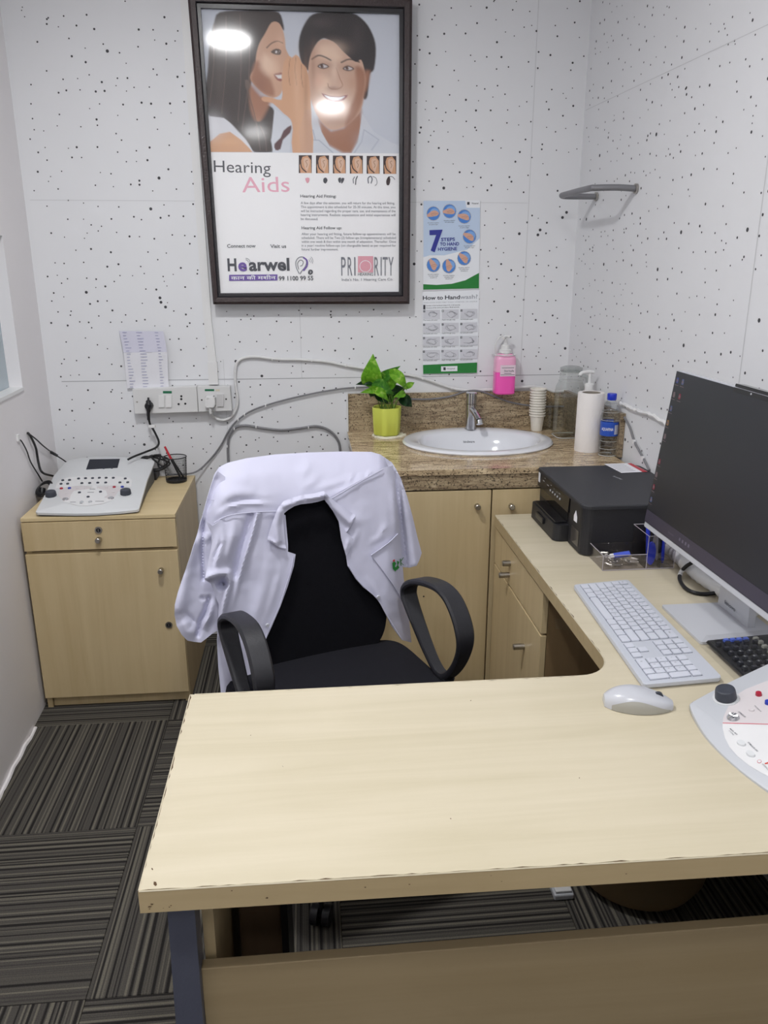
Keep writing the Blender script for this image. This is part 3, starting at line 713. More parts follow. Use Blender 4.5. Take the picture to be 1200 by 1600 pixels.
for k, (a, b, h) in enumerate(((-.02, .03, .108), (-.024, .034, .080), (-.01, .02, .086))):
    bm.faces.new([bm.verts.new((dx_+x, yq-.0018, dz_+z)) for x, z in ((a, h), (b, h), (b, h+.002), (a, h+.002))]).material_index = 1
text(bm, 'Sterisafe', (dx_-.010, yq-.0018, dz_+.0935), X_, Z_, .040, .0075, 1, .01)
obj('sticker', bm, [mat('sticker_pinkish', (236, 214, 226), 0.5), DKGREY], t, fix=False)

# potted pothos
pp = Vector((0.314, 3.155, zc)); px_, py_ = pp.x, pp.y
bm = bmesh.new(); rr = random.Random(8); a = []
for k in range(40):
    q = 2*math.pi*k/40; r_ = .066+.006*math.sin(3*q+1)+.004*rr.uniform(-1, 1)
    a.append((px_+.006+r_*math.cos(q), py_+r_*.85*math.sin(q)))
prism(bm, [(x, y, zc+.0005) for x, y in a], [(px_+(x-px_)*.97, py_+(y-py_)*.97, zc+.0065+.002*math.sin(9*i)) for i, (x, y) in enumerate(a)])
o = obj('folded_cloth', bm, mat('cream_cloth', (232, 228, 208), 0.9, bump=.6, bscale=150), None, True); tag(o, 'crumpled cream cloth under the yellow green plant pot', 'cloth'); origin_to(o, (px_, py_, zc))
t = empty('potted_pothos', (px_, py_, zc+.008), 'leafy pothos plant in a faceted yellow green pot left of the basin', 'plant')
zp = zc+.0085
bm = bmesh.new()
def hexring(r, z): return [bm.verts.new((px_+r*(.955+.045*math.cos(6*q))*math.cos(q+.22), py_+r*(.955+.045*math.cos(6*q))*math.sin(q+.22), z)) for q in [2*math.pi*i/60 for i in range(60)]]
hr = [hexring(*q) for q in ((.050, zp), (.054, zp+.004), (.0600, zp+.108), (.0590, zp+.111), (.0560, zp+.110), (.054, zp+.088))]
for q, s in zip(hr, hr[1:]): bridge(bm, q, s)
bm.faces.new(hr[0])
obj('pot', bm, YEL, t, True)
bm = bmesh.new(); lathe(bm, [(0.001, .094), (.03, .096), (.05, .092)], (px_, py_, zp), 20, cap0=True); obj('soil', bm, SOIL, t, True)
def PL(cx, cy, dy=0.0): return at_y(540+cx/8.571, 540+cy/8.571, py_+dy)
LV = [((330, 520), (368, 112), 205, 0.00, -.02, LEAF1, .018), ((450, 470), (735, 272), 105, .02, .01, LEAF2, .03), ((610, 345), (822, 600), 115, -.02, -.035, LEAF1, .045),
      ((800, 560), (925, 492), 62, -.01, .0, LEAF1, .01), ((400, 470), (135, 522), 85, .01, .0, LEAF3, .02), ((440, 590), (195, 632), 78, -.03, -.05, LEAF1, .02),
      ((400, 590), (575, 745), 90, -.045, -.06, LEAF1, .035), ((380, 520), (640, 650), 150, -.015, -.03, LEAF2, .03), ((620, 640), (800, 570), 130, .02, .03, LEAF3, .01),
      ((730, 690), (892, 822), 120, .03, .03, LEAF3, .02), ((790, 640), (640, 690), 70, -.03, -.04, LEAF1, .01), ((570, 570), (720, 420), 78, -.01, -.02, LEAF1, .015),
      ((420, 640), (575, 780), 110, .0, -.01, LEAF3, .02), ((590, 520), (640, 320), 90, .015, .02, LEAF1, .02), ((390, 560), (330, 690), 110, .03, .04, LEAF3, .01), ((620, 700), (520, 600), 100, .03, .03, LEAF2, .01), ((560, 720), (700, 640), 90, .035, .03, LEAF2, .02)]
rr = random.Random(5)
for (b0, b1, wd, d0, d1, m_, arch) in LV:
    A = PL(*b0, d0); B = PL(*b1, d1); ax = B-A; Lf = ax.length; ax.normalize()
    side = ax.cross(Vector((0, -1, 0.25))).normalized(); up = side.cross(ax).normalized()
    if up.y > 0 and abs(up.z) < .5: up = -up
    W = wd/8.571/350*.5*1.18
    bm = bmesh.new(); g = []
    nn, mm = 12, 6
    for i in range(nn+1):
        s = i/nn; wv = W*(math.sin(math.pi*min(1, s*1.0)**.62)**.9 if 0 < s < 1 else 0.02)*(1.12-.35*s)
        row = []
        for j in range(-mm, mm+1):
            v_ = j/mm; fold = .32*abs(v_)*wv; back = -.10*Lf*abs(v_)**1.5*max(0, 1-s*4)
            p = A+ax*(Lf*s+back)+side*(wv*v_)+up*(fold+arch*math.sin(math.pi*s)-.003*math.sin(5*s+3*v_)*abs(v_))
            row.append(bm.verts.new(p))
        g.append(row)
    for i in range(nn):
        for j in range(2*mm): bm.faces.new((g[i][j], g[i+1][j], g[i+1][j+1], g[i][j+1]))
    bmesh.ops.solidify(bm, geom=bm.faces[:], thickness=.0006)
    obj('leaf', bm, m_, t, True)
    base = Vector((px_+rr.uniform(-.03, .03), py_+rr.uniform(-.025, .025), zp+.09)); mid = (base+A)/2+Vector((rr.uniform(-.008, .008), -.004, .012))
    bm = bmesh.new(); tube(bm, [base, mid, A, A+ax*.015], .0016, 6, k=5); obj('stem', bm, STEM, t, True)

# ================================================================== THINGS ON THE BACK WALL
# ---- framed advertisement
FY = 3.235
t = empty('framed_poster', (0.03, FY+0.03, 1.41), 'large dark-framed glossy advertisement poster of two whispering people on the back wall', 'poster')
cv = lambda x, y: (x/3.158+280, y/3.158)
MA = [mat('p_paper', (253, 253, 255), .5), mat('p_bg', (206, 211, 223), .5), mat('p_hair', (64, 52, 50), .5), mat('p_skin', (205, 162, 136), .5), mat('p_skin_shade', (172, 122, 96), .5),
      mat('p_arm', (218, 166, 128), .5), mat('p_white', (226, 227, 233), .5), mat('p_hair_man', (46, 38, 40), .5), mat('p_face', (212, 176, 154), .5), mat('p_dark', (58, 38, 38), .5),
      mat('p_shirt', (214, 218, 227), .5), mat('p_txt', (70, 72, 80), .5), mat('p_pink', (240, 178, 198), .5), mat('p_purple', (112, 84, 168), .5), mat('p_pinksq', (232, 164, 178), .5),
      mat('p_white2', (245, 246, 250), .5), mat('p_grey', (120, 122, 132), .5), mat('p_light', (228, 192, 168), .5), mat('p_shirt_shade', (182, 188, 202), .5), mat('p_hair_light', (92, 76, 70), .5), mat('p_lips', (150, 74, 72), .5), mat('p_maroon', (92, 58, 62), .5)]
(PAP, BG, HAIR, SKIN, SKSH, ARMS, WHT, HRM, FACE, DRK, SHRT, TXT, PNK, PUR, PSQ, WH2, GRY, LGT, SHSH, HLT, LIPS, MRN) = range(22)
A = Art((0, FY, 0), (0, -1, 0), MA, cv)
A.poly([(95, 36), (1090, 66), (1086, 1441), (203, 1447)], PAP)
class SoftPrint:
    """the printed photograph: soft-edged colour areas baked into a fine vertex-coloured sheet"""
    def __init__(s, x0, x1, y0, y1, st, bgc):
        s.xs = np.arange(x0, x1+st, st); s.ys = np.arange(y0, y1+st, st); s.X, s.Y = np.meshgrid(s.xs, s.ys)
        s.C = np.zeros(s.X.shape+(3,)); s.C[:] = bgc
    def blend(s, a, c): s.C = s.C*(1-a[..., None])+np.array(c)*a[..., None]
    def poly(s, pts, mi, smooth=0, soft=None, op=1.0):
        if smooth: pts = [tuple(q)[:2] for q in smooth_pts([(x, y, 0) for x, y in pts], smooth, True)]
        soft = soft or SOFT.get(mi, 2.5); P = np.array(pts, float); ins = np.zeros(s.X.shape, bool); d2 = np.full(s.X.shape, 1e9)
        for (ax, ay), (bx_, by_) in zip(P, np.roll(P, -1, 0)):
            if ay != by_: ins ^= ((ay > s.Y) != (by_ > s.Y)) & (s.X < (bx_-ax)*(s.Y-ay)/(by_-ay)+ax)
            ex, ey = bx_-ax, by_-ay; L = ex*ex+ey*ey+1e-9; t_ = np.clip(((s.X-ax)*ex+(s.Y-ay)*ey)/L, 0, 1)
            d2 = np.minimum(d2, (s.X-ax-t_*ex)**2+(s.Y-ay-t_*ey)**2)
        sd = np.sqrt(d2)*np.where(ins, 1, -1); a = np.clip(.5+sd/(2*soft), 0, 1); s.blend(a*a*(3-2*a)*op, PCOL[mi])
    def line(s, pts, wd, mi, smooth=0, op=.85):
        if smooth: pts = [tuple(q)[:2] for q in smooth_pts([(x, y, 0) for x, y in pts], smooth)]
        h = wd/.00084/2; d2 = np.full(s.X.shape, 1e9)
        for (ax, ay), (bx_, by_) in zip(pts, pts[1:]):
            ex, ey = bx_-ax, by_-ay; L = ex*ex+ey*ey+1e-9; t_ = np.clip(((s.X-ax)*ex+(s.Y-ay)*ey)/L, 0, 1); d2 = np.minimum(d2, (s.X-ax-t_*ex)**2+(s.Y-ay-t_*ey)**2)
        a = np.clip(1-(np.sqrt(d2)-h*.4)/(h*.9+1), 0, 1); s.blend(a*op, PCOL[mi])
    def glow(s, x, y, rx, ry, c, op):
        s.blend(np.exp(-(((s.X-x)/rx)**2+((s.Y-y)/ry)**2))*op*s.mask, [lin(q) for q in c])
    def build(s, art, k, parent):
        H_, W_ = s.X.shape; bot = np.interp(s.xs, [97, 150, 1087], [751, 751, 757])
        def xl_(y): return np.interp(y, [38, 1447], [95, 203])
        V = []
        for r in range(H_):
            for c in range(W_):
                x = max(s.xs[c], xl_(s.ys[r])); x = min(x, 1089-(s.ys[r]-66)*.002); V.append(art.P(x, min(max(s.ys[r], 37+(x-97)*.03), bot[c]), k))
        F = [(r*W_+c, r*W_+c+1, (r+1)*W_+c+1, (r+1)*W_+c) for r in range(H_-1) for c in range(W_-1)]
        me = bpy.data.meshes.new('printed_photo'); me.from_pydata([tuple(v) for v in V], [], F)
        ca = me.color_attributes.new('tint', 'FLOAT_COLOR', 'POINT'); arr = np.ones((H_*W_, 4), np.float32); arr[:, :3] = s.C.reshape(-1, 3); ca.data.foreach_set('color', arr.ravel())
        m, n, l, p = newmat('printed_photo'); at = n.new('ShaderNodeAttribute'); at.attribute_name = 'tint'; l.new(at.outputs['Color'], p.inputs['Base Color']); p.inputs['Roughness'].default_value = .5
        me.materials.append(m); o = bpy.data.objects.new('printed_photo', me); COL.objects.link(o); o.parent = parent; bpy.context.view_layer.update(); o.matrix_parent_inverse = parent.matrix_world.inverted()
PRGB = {BG: (206, 211, 223), HAIR: (60, 48, 46), SKIN: (214, 170, 144), SKSH: (172, 120, 94), ARMS: (222, 172, 136), WHT: (228, 229, 236), HRM: (46, 38, 40), FACE: (216, 178, 156), DRK: (50, 34, 34), SHRT: (218, 222, 231),
        WH2: (240, 240, 244), LGT: (240, 208, 184), SHSH: (180, 186, 202), HLT: (104, 86, 78), LIPS: (150, 74, 72), MRN: (92, 58, 62)}
PCOL = {k: [lin(c) for c in v] for k, v in PRGB.items()}; SOFT = {SKSH: 14, LGT: 26, HAIR: 5, HRM: 5, HLT: 3}
G = SoftPrint(95, 1090, 36, 757, 4.0, PCOL[BG])
G.mask = np.ones(G.X.shape); G.glow(900, 300, 500, 400, (222, 226, 236), .5); G.glow(120, 300, 200, 500, (180, 186, 200), .6)
# woman
G.poly([(200, 60), (330, 50), (430, 52), (492, 62), (512, 110), (516, 150), (490, 125), (455, 125), (425, 170), (400, 230), (385, 290), (378, 340), (362, 380), (356, 430), (380, 480), (400, 520), (440, 520), (468, 545), (470, 610), (452, 690), (462, 745), (360, 745), (330, 690), (250, 610), (165, 585), (137, 540), (130, 440), (140, 350), (150, 200), (172, 110)], HAIR, smooth=3)
G.poly([(350, 420), (400, 470), (452, 490), (425, 560), (388, 605), (352, 540)], SKSH, smooth=3)
G.poly([(424, 165), (455, 112), (490, 112), (512, 150), (522, 200), (526, 240), (545, 285), (528, 308), (515, 330), (508, 352), (514, 372), (510, 400), (512, 420), (502, 462), (470, 482), (430, 470), (392, 440), (356, 400), (352, 370), (374, 330), (380, 270), (395, 215)], SKIN, smooth=3)
G.poly([(380, 300), (420, 330), (455, 400), (470, 470), (430, 468), (392, 440), (356, 400), (356, 370)], SKSH, smooth=3)
G.poly([(420, 270), (465, 300), (480, 350), (440, 370), (405, 330)], LGT, smooth=3)
G.line([(432, 236), (455, 214), (485, 203), (510, 212)], .004, DRK, 3)
G.poly([(452, 255), (478, 240), (502, 248), (498, 270), (470, 268)], DRK, smooth=2); G.poly([(476, 250), (496, 252), (490, 263), (474, 262)], WH2); G.poly([(484, 249), (494, 251), (490, 265), (482, 263)], DRK)
G.poly([(466, 368), (490, 360), (512, 362), (510, 398), (484, 396)], LIPS, smooth=2); G.poly([(474, 371), (508, 368), (507, 388), (488, 387)], WH2)
G.poly([(142, 572), (220, 582), (300, 640), (345, 710), (366, 751), (150, 751)], WHT, smooth=0)
G.poly([(152, 700), (200, 660), (250, 650), (305, 690), (345, 730), (362, 751), (152, 751)], ARMS, smooth=0)
G.poly([(238, 590), (330, 600), (400, 600), (465, 560), (470, 640), (448, 700), (458, 751), (372, 751), (330, 690)], HAIR, smooth=0)
for a, b in (((170, 120), (150, 520)), ((230, 80), (210, 560)), ((300, 70), (290, 600)), ((350, 200), (310, 640)), ((330, 420), (400, 740)), ((400, 620), (430, 745))):
    G.line([a, ((a[0]+b[0])/2+10, (a[1]+b[1])/2), b], .003, HLT, 4)
G.poly([(325, 395), (345, 400), (350, 430), (330, 440)], HLT, smooth=2)
G.poly([(470, 535), (552, 600), (548, 700), (545, 757), (462, 757), (455, 690)], SHRT)
G.poly([(552, 618), (515, 645), (500, 680), (470, 710), (475, 740), (500, 735), (512, 690), (548, 655)], MRN, smooth=2)
# man
G.poly([(590, 250), (594, 180), (620, 115), (660, 70), (740, 58), (850, 62), (915, 105), (955, 170), (971, 240), (962, 340), (940, 370), (930, 470), (912, 490), (900, 440), (905, 330), (860, 310), (800, 262), (740, 200), (700, 195), (662, 250), (645, 345), (608, 320)], HRM, smooth=3)
G.poly([(690, 590), (750, 645), (810, 630), (898, 540), (905, 640), (880, 700), (850, 757), (810, 757), (740, 720), (700, 680)], SKSH)
G.poly([(912, 360), (940, 350), (936, 400), (922, 445), (900, 450)], SKSH, smooth=2)
G.poly([(640, 310), (660, 245), (700, 195), (760, 205), (810, 255), (870, 305), (898, 295), (915, 350), (922, 400), (912, 460), (898, 540), (862, 590), (812, 628), (750, 640), (702, 602), (665, 540), (645, 470), (636, 400)], FACE, smooth=3)
G.poly([(870, 330), (915, 350), (920, 420), (905, 500), (870, 580), (820, 622), (840, 540), (872, 450)], SKSH, smooth=3)
G.poly([(700, 230), (760, 235), (800, 280), (770, 300), (700, 280)], LGT, smooth=3); G.poly([(690, 380), (740, 390), (730, 440), (690, 450)], LGT, smooth=3)
G.line([(655, 292), (685, 274), (715, 280), (748, 297)], .006, HRM, 3); G.line([(800, 308), (840, 292), (888, 306)], .006, HRM, 3)
for ex, ey in ((712, 326), (836, 337)):
    G.poly([(ex-30, ey+2), (ex-5, ey-14), (ex+28, ey+2), (ex, ey+14)], DRK, smooth=3); G.poly([(ex-22, ey+2), (ex-3, ey-8), (ex+20, ey+2), (ex, ey+9)], WH2, smooth=3); G.poly([(ex-16, ey-5), (ex-4, ey-8), (ex, ey+6), (ex-12, ey+7)], DRK, smooth=2)
G.line([(775, 335), (792, 385), (806, 420), (790, 436), (762, 441), (738, 430), (733, 412)], .0028, SKSH, 4)
G.poly([(702, 460), (740, 472), (790, 476), (832, 468), (812, 494), (772, 504), (730, 492)], LIPS, smooth=2); G.poly([(716, 469), (745, 477), (790, 480), (818, 475), (800, 489), (768, 494), (736, 486)], WH2, smooth=2)
G.line([(720, 525), (768, 534), (800, 522)], .0025, SKSH, 3)
G.poly([(648, 495), (676, 570), (702, 650), (742, 722), (802, 757), (655, 757), (645, 600)], SHRT); G.poly([(902, 560), (960, 650), (1040, 700), (1087, 720), (1087, 757), (850, 757), (882, 700)], SHRT)
G.line([(655, 690), (690, 692), (760, 755)], .004, SHSH); G.line([(862, 757), (900, 700), (912, 640), (985, 690), (950, 740)], .004, SHSH); G.line([(660, 640), (672, 690)], .004, SHSH)
# hand
G.poly([(508, 425), (506, 370), (518, 305), (541, 275), (556, 285), (575, 270), (594, 285), (606, 312), (628, 335), (640, 390), (646, 450), (650, 520), (652, 600), (659, 757), (560, 757), (560, 640), (550, 590), (515, 560), (462, 510), (420, 502), (405, 488), (418, 476), (460, 482), (505, 492)], ARMS, smooth=2)
G.poly([(620, 540), (650, 540), (659, 757), (600, 757), (590, 650)], SKIN)
for q in (((546, 292), (540, 360), (546, 420)), ((575, 285), (572, 350), (580, 420)), ((603, 318), (602, 370), (610, 430))): G.line(q, .0022, SKSH, 3)
# modelling of the two faces, hair sheen and cloth folds
for x, y, rx, ry, c, op in ((470, 330, 34, 60, (236, 198, 172), .55), (500, 200, 20, 40, (232, 192, 168), .5), (400, 420, 34, 50, (150, 100, 80), .5), (452, 300, 26, 20, (150, 104, 84), .0), (765, 340, 16, 60, (242, 214, 194), .7), (760, 240, 60, 34, (240, 208, 186), .6), (690, 400, 30, 34, (234, 188, 166), .7), (855, 410, 30, 40, (196, 146, 120), .5),
                        (660, 330, 14, 90, (170, 122, 98), .5), (760, 436, 30, 10, (160, 108, 88), .6), (765, 555, 60, 24, (226, 186, 160), .5), (720, 325, 40, 18, (150, 106, 88), .35), (838, 336, 40, 18, (150, 106, 88), .35), (770, 600, 90, 26, (160, 112, 90), .5),
                        (580, 420, 18, 120, (240, 200, 170), .5), (625, 480, 12, 160, (180, 128, 98), .5), (600, 640, 26, 120, (236, 192, 158), .5), (240, 700, 60, 20, (236, 190, 150), .5), (170, 620, 50, 60, (244, 244, 250), .5),
                        (700, 110, 60, 30, (84, 72, 72), .5), (880, 180, 30, 70, (72, 62, 62), .5), (300, 180, 30, 120, (92, 76, 70), .4), (200, 420, 20, 120, (92, 78, 72), .4), (940, 690, 60, 40, (200, 206, 220), .5)):
    G.glow(x, y, rx, ry, c, op)
G.build(A, A.lay+1, t); A.lay += 4
# text
A.text('Hearing', 172, 848, 452, 856, TXT, 58); A.text('Aids', 312, 949, 545, 946, PNK, 76)
for i, x in enumerate((590, 675, 758, 842, 925, 1007)):
    y = 766+i*.8
    A.poly([(x, y), (x+64, y), (x+64, y+88), (x, y+88)], DRK); A.poly([(x+18, y+8), (x+44, y+2), (x+60, y+24), (x+62, y+88), (x+8, y+88), (x+4, y+50)], ARMS, smooth=0)
    A.poly([(x+26, y+16), (x+46, y+14), (x+54, y+34), (x+48, y+60), (x+40, y+80), (x+30, y+60), (x+24, y+36)], LGT, smooth=3); A.line([(x+44, y+24), (x+34, y+30), (x+42, y+46), (x+36, y+60)], .002, SKSH, 3)
    A.line([(x+8, y+20), (x+14, y+60), (x+38, y+84)], .004, DRK, 3)
A.poly([(622, 880), (642, 878), (640, 898), (630, 903)], PSQ, smooth=2); A.poly([(712, 882), (724, 876), (732, 890), (722, 906), (712, 898)], TXT, smooth=2)
A.poly([(785, 880), (798, 877), (796, 903), (786, 896)], TXT, smooth=2); A.poly([(800, 880), (815, 880), (808, 900), (800, 905)], TXT, smooth=2)
A.line([(860, 905), (858, 885), (866, 872)], .003, GRY); A.line([(870, 912), (872, 885), (880, 868)], .0035, TXT)
A.line([(934, 905), (932, 880), (945, 870), (952, 885), (946, 905)], .004, GRY, 3); A.line([(955, 870), (972, 880), (976, 905), (966, 916)], .0016, TXT, 3)
A.poly([(1022, 890), (1034, 870), (1042, 885), (1036, 912), (1024, 912)], DRK, smooth=2); A.line([(1034, 872), (1052, 872), (1064, 886)], .002, TXT, 3)
A.text('Hearing Aid Fitting:', 598, 974, 775, 975, TXT, 14, .012); A.text('Hearing Aid Follow up:', 604, 1131, 802, 1131, TXT, 14, .012)
for i, (s, w_) in enumerate((('A few days after the selection, you will return for the hearing aid fitting.', 1064), ('This appointment is also scheduled for 25-30 minutes. At this time, you', 1066), ('will be instructed regarding the proper care, use, and maintenance of the', 1067), ('hearing instruments. Realistic expectations and initial experiences will', 1067), ('be discussed.', 685))):
    A.text(s, 600, 1007+i*19.6, w_, 1008+i*19.6, GRY, 12)
for i, (s, w_) in enumerate((('After your hearing aid fitting, future follow-up appointments will be', 1068), ('scheduled. There will be Two (2) follow-ups (complementary) scheduled', 1069), ('within one week & then within one month of adaptation. Thereafter. Once', 1069), ('in a year/ routine follow-ups (on chargeable basis) as per required for', 1069), ('future/ further improvement.', 785))):
    A.text(s, 604, 1160+i*19, w_, 1160+i*19, GRY, 12)
A.text('Connect now', 237, 1222, 377, 1221, TXT, 17, .012); A.text('Visit us', 450, 1223, 528, 1223, TXT, 17, .012)
A.text('H', 240, 1336, 284, 1336, TXT, 60, .03); A.text('e', 292, 1336, 335, 1336, PUR, 60, .03); A.text('arwel', 345, 1335, 545, 1333, TXT, 60, .03)
for r_ in (14, 22): A.line([(328+r_*math.cos(a), 1296-r_*math.sin(a)) for a in (0, .4, .8, 1.2, 1.6)], .0018, GRY)
A.line([(592, 1350), (578, 1320), (576, 1290), (592, 1270), (615, 1270), (628, 1292), (620, 1318), (606, 1335), (596, 1352)], .0028, GRY, 4)
A.line([(590, 1330), (584, 1300), (598, 1283), (612, 1292), (606, 1310), (596, 1312)], .0022, TXT, 4); A.line([(612, 1270), (630, 1285), (630, 1312), (612, 1335)], .006, PUR, 3)
for r_ in (10, 18, 26): A.line([(634+r_*math.cos(a), 1288-r_*math.sin(a)) for a in (-.5, 0, .5, .9)], .0014, GRY, 2)
A.poly([(640, 1332), (655, 1332), (660, 1345), (648, 1356), (636, 1350)], TXT, smooth=2); A.line([(644, 1338), (652, 1342), (645, 1348)], .0014, WH2)
A.poly([(246, 1356), (485, 1354), (485, 1384), (246, 1386)], PUR); A.text('कान की मशीन', 256, 1380, 477, 1378, WH2, 17, .015); A.text('99 1100 99 55', 492, 1384, 662, 1382, TXT, 21, .015)
for s, a, b in (('P', 800, 822), ('R', 832, 854), ('I', 864, 870), ('R', 963, 985), ('I', 994, 999), ('T', 1004, 1028), ('Y', 1032, 1057)): A.text(s, a, 1360, b, 1360, GRY, 94)
A.poly([(882, 1264), (957, 1264), (957, 1344), (882, 1344)], PSQ); A.line([(919+28*math.cos(a*.5236), 1314+28*math.sin(a*.5236)) for a in range(13)], .0022, WH2, 2)
A.text('HEARING', 882, 1360, 957, 1360, TXT, 13); A.text("India's No. 1 Hearing Care Co.", 802, 1386, 1055, 1384, GRY, 13)
A.done('print', t)
bm = bmesh.new(); q = [on_plane(*cv(x, y), (0, FY+.003, 0), Vector((0, 1, 0))) for x, y in ((90, 30), (1095, 60), (1092, 1446), (198, 1452))]; prism(bm, q, [p+Vector((0, .012, 0)) for p in q]); obj('backing', bm, WPL2, t)
bm = bmesh.new(); q = [on_plane(*cv(x, y), (0, FY-.022, 1.45), Vector((0, -.99985, .01745))) for x, y in ((90, 30), (1095, 60), (1090, 1446), (198, 1452))]; poly(bm, q); obj('glazing', bm, GLAZ, t, fix=False)
OC = [at_y(x, y, FY-.02) for x, y in ((290, -14), (645, -4), (640, 475), (333, 475.5))]; IC = [on_plane(*cv(x, y), (0, FY-.015, 0), Vector((0, 1, 0))) for x, y in ((95, 38), (1088, 66), (1085, 1440), (203, 1447))]
OC[0].x = -.372; OC[1].x = .411; IC[0].x = -.33
for i in range(4):
    a, b = OC[i], OC[(i+1) % 4]; c, d = IC[(i+1) % 4], IC[i]
    bm = bmesh.new()
    Yv = lambda p, y: Vector((p.x, y, p.z))
    L = [(0, YB-.012), (0, FY-.016), (.22, FY-.024), (.62, FY-.022), (.72, FY-.014), (1.0, FY-.013), (1.0, FY+.002)]
    rows = [[bm.verts.new(Yv(p.lerp(q, s), y)) for p, q in ((a, d), (b, c))] for s, y in L]
    for k in range(len(rows)-1):
        f = bm.faces.new((rows[k][0], rows[k][1], rows[k+1][1], rows[k+1][0])); f.material_index = 1 if k in (3, 4, 5) else 0
    f = bm.faces.new((rows[-1][0], rows[-1][1], rows[0][1], rows[0][0]))
    for e in (0, 1): 
        try: bm.faces.new([r_[e] for r_ in rows])
        except ValueError: pass
    obj('frame_bar', bm, [FRAMEB, FRAMEK], t)

# ---- two hand-hygiene sheets
def sheet(name, corners_px, y, label, cat, m=PAPER):
    q = [at_y(*p, y) for p in corners_px]
    bm = bmesh.new(); prism(bm, q, [p+Vector((0, .0012, 0)) for p in q]); c = (q[2]+q[3])/2
    o = obj(name, bm, m); tag(o, label, cat); origin_to(o, c); return o
SY = YB-.0032
M7 = [mat('s_sky', (196, 214, 238), .4), mat('s_white', (240, 243, 248), .4), mat('s_blue', (44, 52, 150), .4), GRNL, mat('s_disc', (74, 134, 214), .4), mat('s_hand', (216, 170, 150), .4), GREYTXT, mat('s_hand2', (190, 140, 122), .4), mat('s_disc2', (128, 172, 228), .4), mat('s_dark', (60, 62, 70), .5), mat('s_cell', (214, 215, 222), .5), mat('s_line', (150, 152, 162), .5), mat('s_light', (168, 171, 180), .5)]
o = sheet('hygiene_poster', [(661, 314), (750.5, 313), (748.5, 451.5), (661, 454)], SY, 'blue and green seven steps to hand hygiene poster right of the frame', 'poster')
s4 = lambda x, y: (x/3.3333+640, y/3.3333+300)
A = Art((0, SY-.0002, 0), (0, -1, 0), M7, s4)
A.poly([(72, 46), (368, 44), (362, 503), (71, 509)], 1); A.poly([(72, 46), (290, 46), (296, 82), (367, 82), (366, 240), (300, 300), (180, 330), (72, 330)], 0); A.poly([(72, 200), (200, 300), (72, 340)], 8 and 0)
A.poly([(71, 480), (140, 484), (220, 478), (290, 460), (362, 421), (361, 502), (71, 509)], 3)
for i, (cx, cy) in enumerate(((124, 112), (208, 100), (285, 128), (312, 232), (284, 345), (124, 380), (205, 386))):
    A.poly([(cx+36*math.cos(a*.3927), cy+38*math.sin(a*.3927)) for a in range(16)], 12); A.poly([(cx+33*math.cos(a*.3927), cy+35*math.sin(a*.3927)) for a in range(16)], 4); A.poly([(cx+6+24*math.cos(a*.5236), cy-6+22*math.sin(a*.5236)) for a in range(12)], 8)
    r_ = i*.7
    A.poly([(cx+x*math.cos(r_*.4)-y*math.sin(r_*.4), cy+x*math.sin(r_*.4)+y*math.cos(r_*.4)) for x, y in ((-32, 6), (-10, -12), (10, -16), (28, -4), (24, 8), (6, 14), (-16, 18), (-32, 16))], 5, smooth=2)
    A.line([(cx-14, cy+4), (cx+4, cy-2), (cx+22, cy+2)], .002, 7, 2); A.line([(cx-10, cy+10), (cx+14, cy+6)], .0016, 7)
    for k in range(2 if i < 4 else 3): A.text('the palms together'[:18-3*k], cx-30+6*k, cy+51+9*k, cx+30-6*k, cy+50+9*k, 9, 5)
A.text('7', 106, 306, 174, 303, 2, 104, .04)
A.text('STEPS', 164, 256, 236, 254, 2, 17, .02); A.text('TO HAND', 158, 280, 258, 278, 2, 17, .02); A.text('HYGIENE', 148, 306, 247, 303, 2, 17, .02)
A.poly([(300, 52), (312, 52), (312, 66), (300, 66)], 9); A.text('Hospital', 324, 62, 358, 62, 9, 8)
A.done('print', o)
o = sheet('handwash_sheet', [(660, 456), (749, 453), (746, 583), (661, 585)], SY, 'white how to handwash instruction sheet below the seven steps poster', 'poster')
A = Art((0, SY-.0002, 0), (0, -1, 0), M7, s4)
A.poly([(68, 520), (362, 512), (352, 944), (70, 947)], 1)
A.text('How to', 69, 562, 174, 559, 9, 20, .025); A.text('Hand', 184, 559, 262, 557, 9, 20, .025); A.text('wash?', 262, 557, 354, 554, 12, 20, .02)
A.text('WASH HANDS WHEN VISIBLY SOILED! OTHERWISE, USE HANDRUB', 72, 580, 352, 573, 12, 6); A.text('Duration of the handwash (steps 2-7): 15-20 seconds', 86, 595, 262, 591, 9, 6, .01); A.text('Duration of the entire procedure: 40-60 seconds', 86, 607, 258, 602, 9, 6, .01)
A.poly([(71, 588), (82, 588), (82, 612), (71, 612)], 9)
rr = random.Random(9)
for r_ in range(4):
    for c in range(3):
        x = 71+c*97-r_*.6; y = 610+r_*70+4-c*2; w_ = 88; h = 48
        A.poly([(x, y), (x+w_, y-1), (x+w_, y+h), (x, y+h)], 10); A.poly([(x, y+2), (x+10, y+2), (x+10, y+13), (x, y+13)], 9); A.text(str(r_*3+c), x+3, y+11, x+7, y+11, 1, 8)
        cx, cy = x+w_*.55, y+h*.52
        for k in range(5):
            a = rr.uniform(0, 6.28); q = []
            for j in range(5): q.append((cx+(14+6*j*.5)*math.cos(a+j*.7)*rr.uniform(.7, 1.5), cy+14*math.sin(a+j*.7)*rr.uniform(.6, 1.3)))
            A.line(q, .0013, 11 if k < 3 else 6, 3)
        A.text(('Wet hands with water', 'Apply enough soap', 'Rub hands palm to palm')[c], x, y+h+8, x+w_*.85-c*5, y+h+7, 9, 6)
